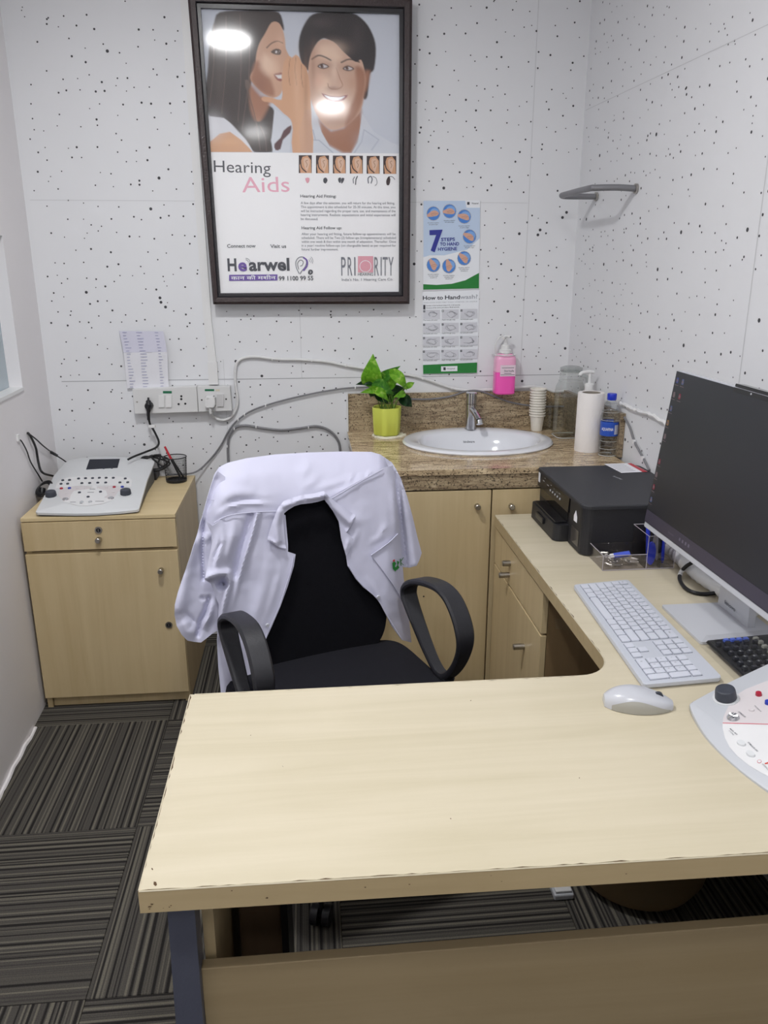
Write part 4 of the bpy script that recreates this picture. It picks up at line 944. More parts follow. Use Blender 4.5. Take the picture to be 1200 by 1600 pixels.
A.poly([(70, 901), (352, 888), (350, 942), (71, 947)], 3); A.poly([(164, 908), (249, 906), (249, 933), (164, 935)], 1); A.poly([(176, 913), (188, 913), (188, 928), (176, 928)], 9); A.text('Hospital', 194, 924, 236, 923, 9, 8)
A.done('print', o)

# ---- folded paper list taped above the sockets
t = empty('paper_list', at_y(225, 605, YB-.02), 'creased handwritten paper list taped on the wall above the sockets', 'paper')
F0 = [at_y(x, y, YB-.012) for x, y in ((186, 517), (255, 517.5))]; F1 = [at_y(x, y, YB-.034) for x, y in ((193, 551), (261, 550))]; F2 = [at_y(x, y, YB-.014) for x, y in ((199, 607), (264, 605))]
bm = bmesh.new(); n = 10
def grid_sheet(bm, rows, amp, mi):
    G = [[bm.verts.new(a.lerp(b, j/n)+Vector((0, amp*math.sin(j*1.3+i*.9), 0))) for j in range(n+1)] for i, (a, b) in enumerate(rows)]
    for i in range(len(G)-1):
        for j in range(n): bm.faces.new((G[i][j], G[i][j+1], G[i+1][j+1], G[i+1][j])).material_index = mi
lp = lambda P, Q, s: (P[0].lerp(Q[0], s), P[1].lerp(Q[1], s))
grid_sheet(bm, [lp(F0, F1, k/4) for k in range(5)], .0012, 0)
obj('upper_fold', bm, PAPER2, t, True, fix=False)
bm = bmesh.new(); grid_sheet(bm, [lp(F1, F2, k/7) for k in range(8)], .0012, 0); obj('lower_fold', bm, PAPER, t, True, fix=False)
bm = bmesh.new(); rr = random.Random(12)
for P, Q, N_ in ((F0, F1, 7), (F1, F2, 12)):
    for k in range(N_):
        s = (k+.5)/N_; a, b = lp(P, Q, s); a = a+Vector((0, -.0022, 0)); b = b+Vector((0, -.0022, 0)); U = (b-a).normalized()
        for u0, u1 in ((.07, .07+rr.uniform(.06, .14)), (.38, .38+rr.uniform(.08, .16)), (.80, .80+rr.uniform(.05, .1))):
            p, q = a.lerp(b, u0), a.lerp(b, u1); z = Vector((0, 0, .0009))
            bm.faces.new([bm.verts.new(v) for v in (p-z, q-z, q+z, p+z)])
o = obj('handwriting', bm, mat('ink', (150, 152, 190), .8), t, fix=False); o['kind'] = 'stuff'

# ---- socket boards
def plate(px4, y0=YB-.046):
    q = [at_y(*p, y0) for p in px4]; bm = bmesh.new(); b = [p+Vector((0, YB-.001-y0, 0)) for p in q]
    prism(bm, q, b); bmesh.ops.bevel(bm, geom=bm.edges[:], offset=.0015, segments=1, affect='EDGES'); return bm
yp = YB-.0465
c7 = lambda x, y: at_y(x/6.6667+200, y/6.6667+590, yp)
def prect(bm, x0, y0, x1, y1, th, mi=0, sk=0):
    q = [c7(x0, y0), c7(x1, y0+sk), c7(x1, y1+sk), c7(x0, y1)]; prism(bm, q, [p-Vector((0, th, 0)) for p in q], mi)
t = empty('socket_board', c7(400, 380), 'long white switch and socket board with a black plug in it', 'socket')
obj('plate', plate([(206.5, 608.5), (307, 604), (309.5, 643.8), (210.5, 647)]), WPL2, t)
for k, x in enumerate((322, 398)):
    bm = bmesh.new(); prect(bm, x, 186, x+58, 308, .006, 0, -2); obj('switch', bm, WPL, t)
bm = bmesh.new(); prect(bm, 364, 140, 456, 164, .0008); obj('sticker', bm, GREENB, t, label='green sticker')
bm = bmesh.new()
for x, y in ((555, 194), (555, 224), (527, 276), (597, 272)): p = c7(x, y); cyl(bm, p, p-Vector((0, .0006, 0)), .0042, seg=12)
o = obj('pin_holes', bm, BLK, t); o['kind'] = 'stuff'
bm = bmesh.new(); p = c7(95, 254); cyl(bm, p, p-Vector((0, .001, 0)), .0035, seg=12); obj('screw', bm, STEEL, t)
t = empty('socket_board', c7(900, 360), 'small square white socket board with a white plug, right of the long board', 'socket')
obj('plate', plate([(307.6, 604), (359.2, 604), (362.5, 642), (310.3, 643.8)]), WPL2, t)
bm = bmesh.new(); prect(bm, 928, 176, 998, 300, .006, 0, -2); obj('switch', bm, GPL2 if False else mat('switch_shade', (206, 205, 206), .5), t)
bm = bmesh.new(); prect(bm, 800, 120, 898, 140, .0008); obj('sticker', bm, GREENB, t, label='green sticker')
bm = bmesh.new(); prect(bm, 912, 122, 955, 142, .0005); obj('tape', bm, mat('tape_cream', (222, 214, 196), .6), t, label='cream torn tape')
for x, y in ((768, 233), (1022, 224)):
    bm = bmesh.new(); p = c7(x, y); cyl(bm, p, p-Vector((0, .001, 0)), .0032, seg=12); obj('screw', bm, BLK, t)
# plugs and cords
def cable(name, pts, r, m, label, cat='cable', k=6):
    bm = bmesh.new(); tube(bm, pts, r, 8, k=k); o = obj(name, bm, m, None, True); tag(o, label, cat); origin_to(o, pts[-1]); return o
t = empty('black_plug', c7(222, 300), 'black round plug hanging from the long socket board with its black cord', 'plug')
bm = bmesh.new(); p = c7(222, 290)
cyl(bm, p, p-Vector((0, .022, 0)), .0165, .0145, 24); tube(bm, [c7(214, 205)-Vector((0, .006, 0)), c7(218, 250)-Vector((0, .010, 0)), p-Vector((0, .014, .0)), c7(218, 370)-Vector((0, .014, 0)), c7(222, 435)-Vector((0, .012, 0))], lambda s: [.004, .010, .0125, .009, .0065, .006][min(5, int(s*5.99))], 14, k=4)
obj('body', bm, BLK, t, True)
bx = lambda x, y, yy: at_y(x, y, yy)
bm = bmesh.new(); tube(bm, [c7(222, 430)-Vector((0, .012, 0)), bx(235, 664, 3.232), bx(241, 674, 3.23), bx(248, 690, 3.23), bx(244, 699, 3.22), bx(228, 706, 3.19), bx(210, 713, 3.15), bx(200, 718, 3.12)], .0042, 10); obj('cord', bm, CABK, t, True)
bm = bmesh.new(); p = bx(237.5, 666, 3.230); box(bm, p.x-.013, p.x+.013, p.y-.007, p.y+.006, p.z-.006, p.z+.006, bev=.002); obj('cord_tag', bm, WPL, t, label='white paper tag on the cord')
t = empty('white_plug', c7(860, 300), 'white charger plug in the right socket board with its white cord', 'plug')
q = [c7(x, y) for x, y in ((824, 184), (900, 182), (918, 205), (918, 290), (895, 312), (826, 314), (804, 292), (806, 206))]
bm = bmesh.new(); prism(bm, q, [p.lerp(sum(q, Vector())/8, .12)-Vector((0, .026, 0)) for p in q]); bmesh.ops.bevel(bm, geom=bm.edges[:], offset=.002, segments=2, affect='EDGES'); obj('body', bm, WPL, t, True)
bm = bmesh.new(); cyl(bm, c7(862, 310)-Vector((0, .012, 0)), c7(864, 368)-Vector((0, .012, 0)), .007, .005, 14)
w_ = [c7(864, 360)-Vector((0, .012, 0)), bx(334, 651, 3.262), bx(344, 656, 3.262), bx(355, 655, 3.265), bx(364, 648, 3.268), bx(370, 635, 3.27), bx(371, 620, 3.27), bx(368, 600, 3.27), bx(367.5, 580, 3.27), bx(371, 566, 3.27), bx(382, 559, 3.27), bx(400, 557.5, 3.27),
      bx(430, 561, 3.27), bx(470, 562, 3.27), bx(510, 565, 3.27), bx(550, 573, 3.27), bx(600, 580, 3.27), bx(650, 588, 3.27), bx(690, 601, 3.27), bx(720, 609, 3.268), bx(760, 609, 3.262), bx(800, 606, 3.262), bx(830, 604, 3.262), bx(850, 606, 3.262), bx(866, 612, 3.262), bx(890, 610, 3.262)]
tube(bm, w_, .0060, 9, k=4); obj('cord', bm, CABW, t, True)
def clips(pxs, m, par, y=YB-.012):
    for x, y_ in pxs:
        p = at_y(x, y_, y); bm = bmesh.new(); box(bm, p.x-.0025, p.x+.0025, YB-.017, YB-.001, p.z-.0055, p.z+.0055, bev=.001); obj('cable_clip', bm, m, par)
clips([(368, 600), (367.5, 580), (425, 561), (487, 563), (540, 571), (597, 580), (660, 591), (705, 606), (760, 609), (835, 604)], WPL, t, 3.27)
def wallcable(name, pts, r, m, label, cl):
    t = empty(name, at_y(*pts[0][:2], 3.26), label, 'cable')
    P = [at_y(p[0], p[1], p[2] if len(p) > 2 else 3.268) for p in pts]
    bm = bmesh.new(); tube(bm, P, r, 8, k=5); obj('cord', bm, m, t, True); clips(cl, WPL, t, 3.268)
wallcable('grey_cable', [(262, 741, 3.17), (290, 741, 3.2), (310, 735, 3.25), (330, 716), (345, 696), (358, 672), (372, 656), (395, 641), (430, 629), (470, 619), (510, 611), (550, 606), (600, 606), (618, 620, 3.255), (660, 624, 3.255), (700, 620, 3.255), (730, 611, 3.262), (750, 611, 3.258), (775, 620, 3.255), (800, 629, 3.25), (840, 635, 3.25), (884, 635, 3.25)], .0036, CABG,
          'thin grey cable running from the pen cup up over the splashback', [(372, 656), (382, 648), (415, 634), (555, 606), (731, 611)])
wallcable('grey_double_cable', [(357, 728, 3.262), (356, 700), (358, 682), (368, 668), (385, 665), (410, 669), (440, 672), (470, 669), (495, 666), (515, 673), (527, 686), (531, 700), (532, 730)], .0050, CABG,
          'thick grey cable looping low on the wall behind the draped coat', [(355, 697), (366, 670), (400, 667), (482, 668)])
# white cable channel left of the frame
t = empty('cable_channel', at_y(332, 600, YB), 'white vertical cable channel between the poster frame and the sockets', 'cable cover')
def chan(p0, p1, w_, th, name):
    a = at_y(*p0, YB-th); b = at_y(*p1, YB-th); d = (b-a).normalized(); n_ = Vector((d.z, 0, -d.x))*w_/2
    q = [a-n_, a+n_, b+n_, b-n_]; bm = bmesh.new(); prism(bm, q, [p+Vector((0, th-.001, 0)) for p in q]); obj(name, bm, WPL, t)
chan((288, -5), (324, 500), .030, .020, 'channel'); chan((324, 500), (332, 569), .030, .020, 'channel'); chan((331.5, 566), (333.5, 601), .036, .026, 'end_cap')

# ---- towel rail on the right wall
t = empty('towel_rail', (1.09, 2.93, 1.80), 'small U-shaped grey towel rail near the corner, high on the right wall', 'towel rail')
a = at_x(984, 295, 1.10); zr = 1.805
ya, yb = 2.77, 3.10
bm = bmesh.new(); P = [(xr(ya)-.002, ya, zr-.004), (xr(ya)-.06, ya+.01, zr), (.985, ya+.03, zr), (.967, ya+.06, zr), (.955, yb-.05, zr-.002), (.958, yb-.015, zr-.003), (.985, yb, zr-.004), (xr(yb)-.002, yb, zr-.004)]
tube(bm, P, .0105, 12, k=4); obj('rail', bm, mat('rail_grey', (128, 128, 132), .4, .3), t, True)
for y in (ya, yb):
    bm = bmesh.new(); cyl(bm, (xr(y)-.001, y, zr-.004), (xr(y)-.008, y, zr-.004), .016, seg=20); obj('wall_plate', bm, STEEL, t, True)
# cable with white fixing putty along the right wall
P = [at_x(*q, 1.1) for q in ((966, 630), (985, 640), (1010, 650), (1037, 668), (1075, 690))]
P = [Vector((xr(p.y)-.006, p.y, p.z)) for p in P]; rr = random.Random(6)
t = empty('puttied_cable', P[0], 'white lumpy cable line running down the right wall behind the screen', 'cable')
bm = bmesh.new(); S = smooth_pts(P, 10); tube(bm, [p+Vector((-rr.uniform(0, .003), 0, rr.uniform(-.003, .003))) for p in S], .0065, 7, k=2); obj('cord', bm, WPL, t, True)
P = [at_x(*q, 1.1) for q in ((969, 648), (978, 668), (984, 690), (996, 716), (1004, 735))]; P = [Vector((xr(p.y)-.006, p.y, p.z)) for p in P]
t = empty('slanting_cable', P[0], 'grey cable slanting down the right wall beside the water bottle', 'cable')
bm = bmesh.new(); tube(bm, P, .004, 8); obj('cord', bm, CABG, t, True)
for i in (2, 3):
    bm = bmesh.new(); p = P[i]; box(bm, p.x-.006, p.x+.004, p.y-.006, p.y+.006, p.z-.006, p.z+.006, bev=.001); obj('cable_clip', bm, WPL, t)

# ================================================================== OFFICE CHAIR
CA = math.radians(20); CC = Vector((0.075, 1.86, 0))
CF = Vector((math.sin(CA), -math.cos(CA), 0)); CR = Vector((math.cos(CA), math.sin(CA), 0))
def ch(u, v, z): return CC+CR*u+CF*v+Vector((0, 0, z))
chair = t = empty('office_chair', (CC.x, CC.y, 0), 'black fabric office chair with looped plastic armrests behind the desk', 'chair')
def slab_loop(a, b, n, k=64): return [((abs(math.cos(q))**(2/n))*a*(1 if math.cos(q) >= 0 else -1), (abs(math.sin(q))**(2/n))*b*(1 if math.sin(q) >= 0 else -1)) for q in [2*math.pi*i/k for i in range(k)]]
bm = bmesh.new(); rows = []
for s, zz in ((.86, -.045), (.97, -.040), (1.0, -.02), (1.0, 0), (.985, .016), (.95, .027), (.6, .033), (.02, .033)):
    rows.append([bm.verts.new(ch(x*s, y*s, .468+zz-(.035*max(0, (y*s-.12)/.12)**2))) for x, y in slab_loop(.276, .25, 7)])
for a, b in zip(rows, rows[1:]): bridge(bm, a, b)
bm.faces.new(rows[0]); bm.faces.new(rows[-1]); obj('seat', bm, BLKS, t, True)
def back_v(z, u): return -.245-.18*(z-.5)+.35*u*u
bm = bmesh.new(); F_, B_ = [], []
for s in (1.0, .97, .9, .7, .45, .2, .01):
    F_.append([bm.verts.new(ch(x*s, back_v(.700+y*s, x*s)+(0 if s == 1 else .02), .700+y*s)) for x, y in slab_loop(.238, .245, 4.2)])
for s in (1.0, .95, .6, .01):
    B_.append([bm.verts.new(ch(x*s, back_v(.700+y*s, x*s)-(.02 if s == 1 else .035), .700+y*s)) for x, y in slab_loop(.238, .245, 4.2)])
for a, b in zip(F_, F_[1:]): bridge(bm, a, b)
for a, b in zip(B_, B_[1:]): bridge(bm, b, a)
bridge(bm, F_[0], B_[0]); obj('backrest', bm, BLKF, t, True)
bm = bmesh.new(); tube(bm, [ch(0, -.12, .40), ch(0, -.24, .40), ch(0, -.275, .46), ch(0, -.29, .62)], .022, 10, k=4); obj('back_bracket', bm, BLK, t, True)
ALOOP = [(-.165, .665), (-.148, .695), (-.085, .727), (.01, .748), (.072, .742), (.117, .712), (.146, .668), (.147, .625), (.120, .568), (.080, .520), (.045, .500), (.005, .507), (-.05, .545), (-.112, .600), (-.152, .640)]
def armrest(u):
    bm = bmesh.new(); P = smooth_pts([(v, z, 0) for v, z in ALOOP], 6, True); n = len(P); rings = []
    for i in range(n):
        d = (P[(i+1) % n]-P[i-1]).normalized(); nx = Vector((d.y, -d.x, 0)); z = P[i].y
        top = max(0, min(1, (z-.52)/.15)); w2 = .017+.009*top; th = .0085
        rings.append([bm.verts.new(ch(u+a*w2, P[i].x+nx.x*b*th, P[i].y+nx.y*b*th)) for a, b in ((-1, -.4), (-.8, -1), (.8, -1), (1, -.4), (1, .4), (.8, 1), (-.8, 1), (-1, .4))])
    for i in range(n): bridge(bm, rings[i], rings[(i+1) % n])
    o = obj('armrest', bm, ARM, t, True)
    bm = bmesh.new(); s_ = 1 if u > 0 else -1
    tube(bm, [ch(u, .07, .505), ch(u, .055, .46), ch(u-.012*s_, .05, .415), ch(u-.05*s_, .05, .408), ch(u-.12*s_, .05, .408)], .018, 8, k=4); obj('arm_bracket', bm, ARM, o, True)
armrest(.270); armrest(-.258)
bm = bmesh.new(); cyl(bm, ch(0, 0, .09), ch(0, 0, .40), .026, seg=20); cyl(bm, ch(0, 0, .26), ch(0, 0, .39), .034, seg=20); obj('gas_lift', bm, BLK, t, True)
bm = bmesh.new(); box(bm, CC.x-.09, CC.x+.09, CC.y-.09, CC.y+.09, .385, .408, bev=.006); obj('seat_plate', bm, BLK, t)
for k in range(5):
    a = CA+.3+k*2*math.pi/5; dv = Vector((math.cos(a), math.sin(a), 0)); c = Vector((CC.x, CC.y, 0))
    bm = bmesh.new(); tube(bm, [c+dv*.02+Z_*.11, c+dv*.15+Z_*.095, c+dv*.27+Z_*.072], lambda s: .024-.010*s, 8, k=3); l_ = obj('base_leg', bm, BLK, t, True)
    sd = Vector((-dv.y, dv.x, 0)); bm = bmesh.new(); e_ = c+dv*.27+Z_*.026
    cyl(bm, e_-sd*.024, e_-sd*.006, .026, seg=18); cyl(bm, e_+sd*.006, e_+sd*.024, .026, seg=18); cyl(bm, e_-sd*.007, e_+sd*.007, .009, seg=10); cyl(bm, e_, e_+Z_*.05, .007, seg=10); obj('caster', bm, BLK, l_, True)

# ================================================================== LAB COAT over the chair back
coat = t = empty('lab_coat', ch(0, -.25, .55), 'white lab coat draped over the office chair with its collar hanging open', 'coat')
def seg_dist(p, pts):
    best = 1e9; tt = 0; tot = sum(math.dist(a, b) for a, b in zip(pts, pts[1:])); acc = 0
    for a, b in zip(pts, pts[1:]):
        L = math.dist(a, b); s = 0 if L == 0 else max(0, min(1, ((p[0]-a[0])*(b[0]-a[0])+(p[1]-a[1])*(b[1]-a[1]))/(L*L)))
        q = (a[0]+(b[0]-a[0])*s, a[1]+(b[1]-a[1])*s); d = math.dist(p, q)
        if d < best: best = d; tt = (acc+L*s)/tot
        acc += L
    return best, tt
def coat_pt(px, py, lift):
    d = ray(px, py); O = CAMP-CC
    k = CF+Vector((0, 0, .18)); u = 0
    for _ in range(5):      # surface v = back_v(z, u) + clearance, u settles in a few rounds
        uu = max(-.26, min(.26, u)); t_ = (-.245+.09+.35*uu*uu+.040+lift-O.dot(k))/d.dot(k); p = CAMP+d*t_; u = (p-CC).dot(CR)
    return p
def panel(name, outline, folds, base, step=4.0, smooth=0, seed=1, noise_a=.003, thick=.0016, parent=None, m=None):
    """cloth piece: outline on the chair-back plane, filled with a fine grid and pushed in and out along fold lines"""
    pts2 = outline
    if smooth: pts2 = [tuple(q)[:2] for q in smooth_pts([(x, y, 0) for x, y in outline], smooth, True)]
    dense = []
    for i, a in enumerate(pts2):
        b = pts2[(i+1) % len(pts2)]; n = max(1, int(math.dist(a, b)/step))
        for k in range(n): dense.append((a[0]+(b[0]-a[0])*k/n, a[1]+(b[1]-a[1])*k/n))
    n0 = len(dense); xs = [p[0] for p in dense]; ys = [p[1] for p in dense]
    def inside(x, y):
        c = False
        for i in range(n0):
            (x1, y1), (x2, y2) = dense[i], dense[i-1]
            if (y1 > y) != (y2 > y) and x < (x2-x1)*(y-y1)/(y2-y1)+x1: c = not c
        return c
    V = [Vector(p) for p in dense]; y = min(ys)+step/2; row = 0
    while y < max(ys):
        x = min(xs)+(step/2 if row % 2 else 0)
        while x < max(xs):
            if inside(x, y) and min((x-p[0])**2+(y-p[1])**2 for p in dense) > (step*.6)**2: V.append(Vector((x, y)))
            x += step
        y += step*.87; row += 1
    E_ = [(i, (i+1) % n0) for i in range(n0)]
    vv, ee, ff, *_ = delaunay_2d_cdt(V, E_, [], 1, 1e-4)
    bm = bmesh.new(); bv = []
    for p in vv:
        lift = base(p.x, p.y) if callable(base) else base
        for f in folds:
            pl, w_, amp = f[:3]; d, tt = seg_dist((p.x, p.y), pl); e = f[3] if len(f) > 3 else 'both'
            tp = 1.0 if e == 'full' else (min(1, tt*3, (1-tt)*3) if e == 'both' else (min(1, (1-tt)*2) if e == 'start' else min(1, tt*2)))
            if e == 'edge': tp = 1.0
            lift += 1.35*amp*tp*math.exp(-(d/w_)**2)
        lift += noise_a*noise.noise(Vector((p.x*.03, p.y*.022, seed)))+noise_a*.4*noise.noise(Vector((p.x*.09, p.y*.06, seed+5)))
        bv.append(bm.verts.new(coat_pt(p.x, p.y, lift)))
    for f in ff:
        try: bm.faces.new([bv[i] for i in f])
        except ValueError: pass
    bmesh.ops.recalc_face_normals(bm, faces=bm.faces)
    if sum((f.normal.dot(CF)*f.calc_area() for f in bm.faces)) < 0: bmesh.ops.reverse_faces(bm, faces=bm.faces)
    bmesh.ops.solidify(bm, geom=bm.faces[:], thickness=thick)
    return obj(name, bm, m or CLOTH, parent or t, True, fix=False)
def strip(name, pts, lift, r=.0012, m=CLOTH, parent=None, fold=None):
    bm = bmesh.new(); tube(bm, [coat_pt(x, y, lift if not callable(lift) else lift(x, y)) for x, y in pts], r, 5, k=3); return obj(name, bm, m, parent or t, True)
# yoke over the top of the chair
TOPL = [(324, 790), (329, 765), (334, 742), (342, 730), (356, 723), (385, 716), (430, 710), (480, 707), (530, 705.5), (580, 706), (594, 710), (606, 718), (616, 727)]
def yoke_base(x, y):
    top = np.interp(x, [q[0] for q in TOPL], [q[1] for q in TOPL]); s = max(0, min(1, (800-y)/max(20, 800-top)))
    side = max(0, (352-x)/24)**1.6*.03+max(0, (x-594)/24)**1.6*.03
    return .0-.085*s**2.2-side
panel('yoke', [(319, 814)]+TOPL+[(600, 732), (560, 752), (520, 775), (509, 782), (500, 777), (485, 779), (465, 783), (448, 790), (440, 801), (433, 801), (400, 801), (370, 803), (350, 808), (338, 818), (330, 824)], [
    ([(340, 785), (365, 770), (400, 768)], 9, .006), ([(352, 752), (395, 742), (440, 741)], 12, .005), ([(330, 812), (355, 792), (385, 786), (433, 786)], 4, .006, 'both'), ([(335, 800), (365, 784), (400, 781), (430, 785)], 5, -.005),
    ([(540, 762), (552, 742), (556, 738)], 3.5, .004), ([(556, 755), (567, 738)], 3, .004), ([(572, 748), (582, 732)], 3, .004), ([(585, 742), (594, 728)], 3, .0035), ([(488, 765), (520, 757), (556, 743)], 5, .004), ([(510, 775), (540, 765), (590, 735)], 4, .005), ([(466, 745), (480, 730), (482, 712)], 8, .004), ([(470, 765), (490, 752), (500, 735)], 6, .003)],
    yoke_base, seed=3)
# left front panel with the gathered sleeve-head fold
LF = [(320, 812), (332, 822), (350, 808), (370, 803), (400, 801), (433, 799), (446, 805), (450, 850), (450, 862), (462, 866), (459, 885), (450, 915), (438, 948), (425, 978), (415, 1000), (407, 1018), (396, 1050), (385, 1090), (380, 1120), (347, 1120), (345, 1080), (341, 1040), (339, 1000), (341, 965), (342, 945), (336, 930), (330, 912), (320, 906), (324, 885), (331, 850), (331, 832)]
def lf_base(x, y):
    d = .0
    if x < 352: d += .022*max(0, min(1, (352-x)/26))*(1 if y < 905 else max(0, 1-(y-905)/30))
    return d
panel('left_front', LF, [
    ([(393, 805), (380, 850), (371, 885), (362, 930), (352, 980)], 6, -.010, 'start'), ([(402, 803), (393, 838), (379, 880), (366, 930), (350, 990)], 5, .010, 'start'), ([(352, 812), (347, 845), (338, 880), (324, 902)], 9, .014, 'both'), ([(368, 806), (362, 845), (352, 880), (347, 898)], 8, .012, 'both'),
    ([(322, 903), (340, 897), (356, 896), (360, 908), (354, 930), (346, 965), (340, 1010)], 7, .018, 'start'), ([(338, 918), (348, 912), (352, 922)], 6, -.030), ([(425, 845), (420, 890), (405, 950), (395, 990)], 10, .004), ([(440, 870), (436, 900), (424, 940), (410, 980)], 6, .003), ([(385, 870), (392, 920), (380, 980)], 14, -.006), ([(346, 830), (344, 850), (336, 868), (331, 890)], 3, -.006)],
    lf_base, step=2.5, seed=7)
strip('seam', [(334, 817), (350, 808), (370, 803), (400, 800), (431, 799)], .0065, .0016)
strip('seam', [(459, 869), (455, 890), (447, 915), (436, 948), (412, 1003)], .004, .0013)
# right front panel
RF = [(508, 782), (520, 774), (560, 752), (600, 731), (614, 727), (617, 745), (620, 780), (625, 830), (628, 870), (631, 905), (636, 940), (640, 975), (643, 1004), (628, 1000), (612, 978), (604, 962), (590, 935), (568, 918), (556, 905), (543, 884), (541, 870), (534, 845), (529, 815), (520, 798)]
def rf_base(x, y): return .001-.03*max(0, (x-604)/24)**1.5
panel('right_front', RF, [([(540, 830), (552, 815), (562, 800)], 10, .004), ([(545, 862), (556, 835), (560, 825)], 5, .005), ([(590, 842), (601, 824), (606, 820)], 4, .004), ([(576, 848), (590, 842), (606, 834)], 4, .003), ([(612, 745), (617, 800), (621, 850)], 5, .008), ([(570, 900), (585, 920), (612, 965)], 6, .004), ([(600, 930), (615, 960), (630, 990)], 8, -.004), ([(560, 780), (570, 840), (575, 880)], 16, .004)], rf_base, seed=11)
strip('seam', [(509, 784), (530, 772), (560, 754), (598, 733)], .0065, .0016)
strip('seam', [(545, 884), (557, 904), (570, 918), (590, 936), (605, 962), (626, 996)], .006, .0018)
# pocket with embroidery
o = panel('pocket', [(580, 868), (606, 849), (622, 834), (626, 850), (629, 890), (632, 925), (630, 940), (617, 918), (600, 894)], [([(582, 867), (606, 850), (622, 836)], 2.5, .002, 'full')], lambda x, y: rf_base(x, y)+.0055, seed=11, step=3.2, noise_a=.002)
strip('seam', [(580, 867.5), (606, 849), (621.5, 834)], lambda x, y: rf_base(x, y)+.009, .0016, parent=o)
bm = bmesh.new()
def epoly(pts, mi):
    poly(bm, [coat_pt(x, y, rf_base(x, y)+.0125) for x, y in pts], mi)
epoly([(613, 880), (616, 877), (619, 880), (617, 885), (620, 889), (618, 893), (614, 889)], 0); epoly([(620, 876), (624, 878), (622, 883), (624, 887), (620, 891), (618, 887), (621, 883)], 0)
epoly([(614, 875), (617, 874), (617, 877), (614, 878)], 1)
for a, b in (((625, 873), (626, 884)), ((625, 878), (630, 871)), ((626, 879), (630, 883))):
    epoly([(a[0], a[1]), (a[0]+1.2, a[1]), (b[0]+1.2, b[1]), (b[0], b[1])], 0)
obj('embroidery', bm, [GRNL, RED], t, fix=False, label='green embroidered logo')
# right sleeve hanging behind the right edge
panel('right_sleeve', [(600, 716), (612, 722), (619, 733), (627, 750), (636, 775), (645, 808), (652, 838), (659, 864), (655, 876), (651, 884), (640, 887), (628, 886), (626, 850), (621, 800), (615, 745)], [([(620, 745), (625, 790), (630, 840), (636, 886)], 4, -.008, 'full'), ([(624, 745), (634, 790), (643, 840), (648, 880)], 8, .012, 'full'), ([(612, 728), (616, 740)], 4, .006)], -.045, seed=15, step=3.4)
# left sleeve, full length, hanging outside the armrest
panel('left_sleeve', [(340, 736), (332, 752), (325, 775), (316, 808), (307, 838), (298, 868), (287, 898), (278, 925), (273, 945), (272.5, 960), (276, 978), (284, 992), (293, 1001), (304, 1003), (314, 1004), (322, 998), (332, 990), (342, 984), (350, 960), (352, 930), (345, 900), (340, 860), (342, 820), (350, 770), (352, 745)], [
    ([(337, 750), (326, 790), (320, 830)], 6, -.006, 'full'), ([(318, 815), (316, 860), (318, 905)], 2.5, -.010, 'full'), ([(300, 850), (290, 900), (280, 950)], 12, .014, 'full'), ([(282, 960), (292, 985), (310, 996)], 10, .010), ([(290, 955), (300, 968), (309, 977)], 3, -.004), ([(326, 935), (322, 955), (313, 970), (309, 992)], 3.5, -.012, 'full'), ([(332, 940), (326, 965), (316, 985)], 5, .008), ([(310, 835), (330, 845)], 7, .004), ([(312, 933), (322, 936)], 3, -.006)],
    lambda x, y: -.035+.012*min(1, max(0, (y-780)/150)), seed=21, step=2.6, noise_a=.005)
strip('seam', [(323, 778), (330, 781), (337, 782)], -.024, .001)
# collar and lapel
o = panel('collar', [(443, 783), (452, 779), (462, 776), (473, 773), (490, 771), (506, 767), (514, 776), (528, 787), (542, 796), (555, 805), (554, 812), (551, 819), (541, 832), (534, 824), (528, 812), (523, 800), (515, 790), (507, 781), (497, 784), (487, 786), (470, 788), (460, 791), (450, 797), (444, 802), (443, 815), (444, 830), (446, 848), (447, 857), (437, 856), (428, 850), (418, 843), (421, 830), (425, 818), (430, 804), (435, 793)], [
    ([(446, 790), (470, 781), (506, 775)], 5, .010, 'full'), ([(508, 773), (520, 790), (545, 815)], 6, .010, 'full'), ([(436, 800), (432, 820), (434, 845)], 6, .008, 'full'), ([(473, 774), (478, 786)], 2.5, -.005), ([(506, 767), (508, 780)], 2.5, .006), ([(456, 778), (460, 790)], 3, -.004), ([(420, 842), (436, 854), (447, 857)], 2.5, .004, 'full'), ([(554, 807), (543, 830)], 2.5, .004, 'full')], .008, seed=31, step=2.4, noise_a=.002)
o = panel('lapel', [(530, 816), (534, 824), (541, 831), (552, 842), (549, 852), (545, 862), (541, 869), (537, 856), (533, 840)], [([(545, 840), (540, 865)], 3, .004)], .010, seed=33, step=2.4, noise_a=.001)
for x, y in ((418, 977), (591, 933)):
    bm = bmesh.new(); p = coat_pt(x, y, .008); cyl(bm, p-CF*.001, p+CF*.003, .0058, .005, 16); obj('button', bm, mat('button', (205, 206, 216), .3), t, True)
# hanging back of the coat behind the chair
bm = bmesh.new(); G = []
for i in range(15):
    s = i/14; z = 1.0-.62*s; row = []
    for j in range(25):
        u = -.205+.41*j/24
        if i == 0: p = ch(u*.93, -.375, .995)
        else: p = ch(u*(1+.06*s), -.425+.02*math.sin(j*.9+i*.15)*s-.25*u*u*0+.30*u*u, z)
        row.append(bm.verts.new(p))
    G.append(row)
for i in range(14):
    for j in range(24): bm.faces.new((G[i][j], G[i][j+1], G[i+1][j+1], G[i+1][j]))
bmesh.ops.solidify(bm, geom=bm.faces[:], thickness=.0015); obj('coat_back', bm, CLOTH, t, True)

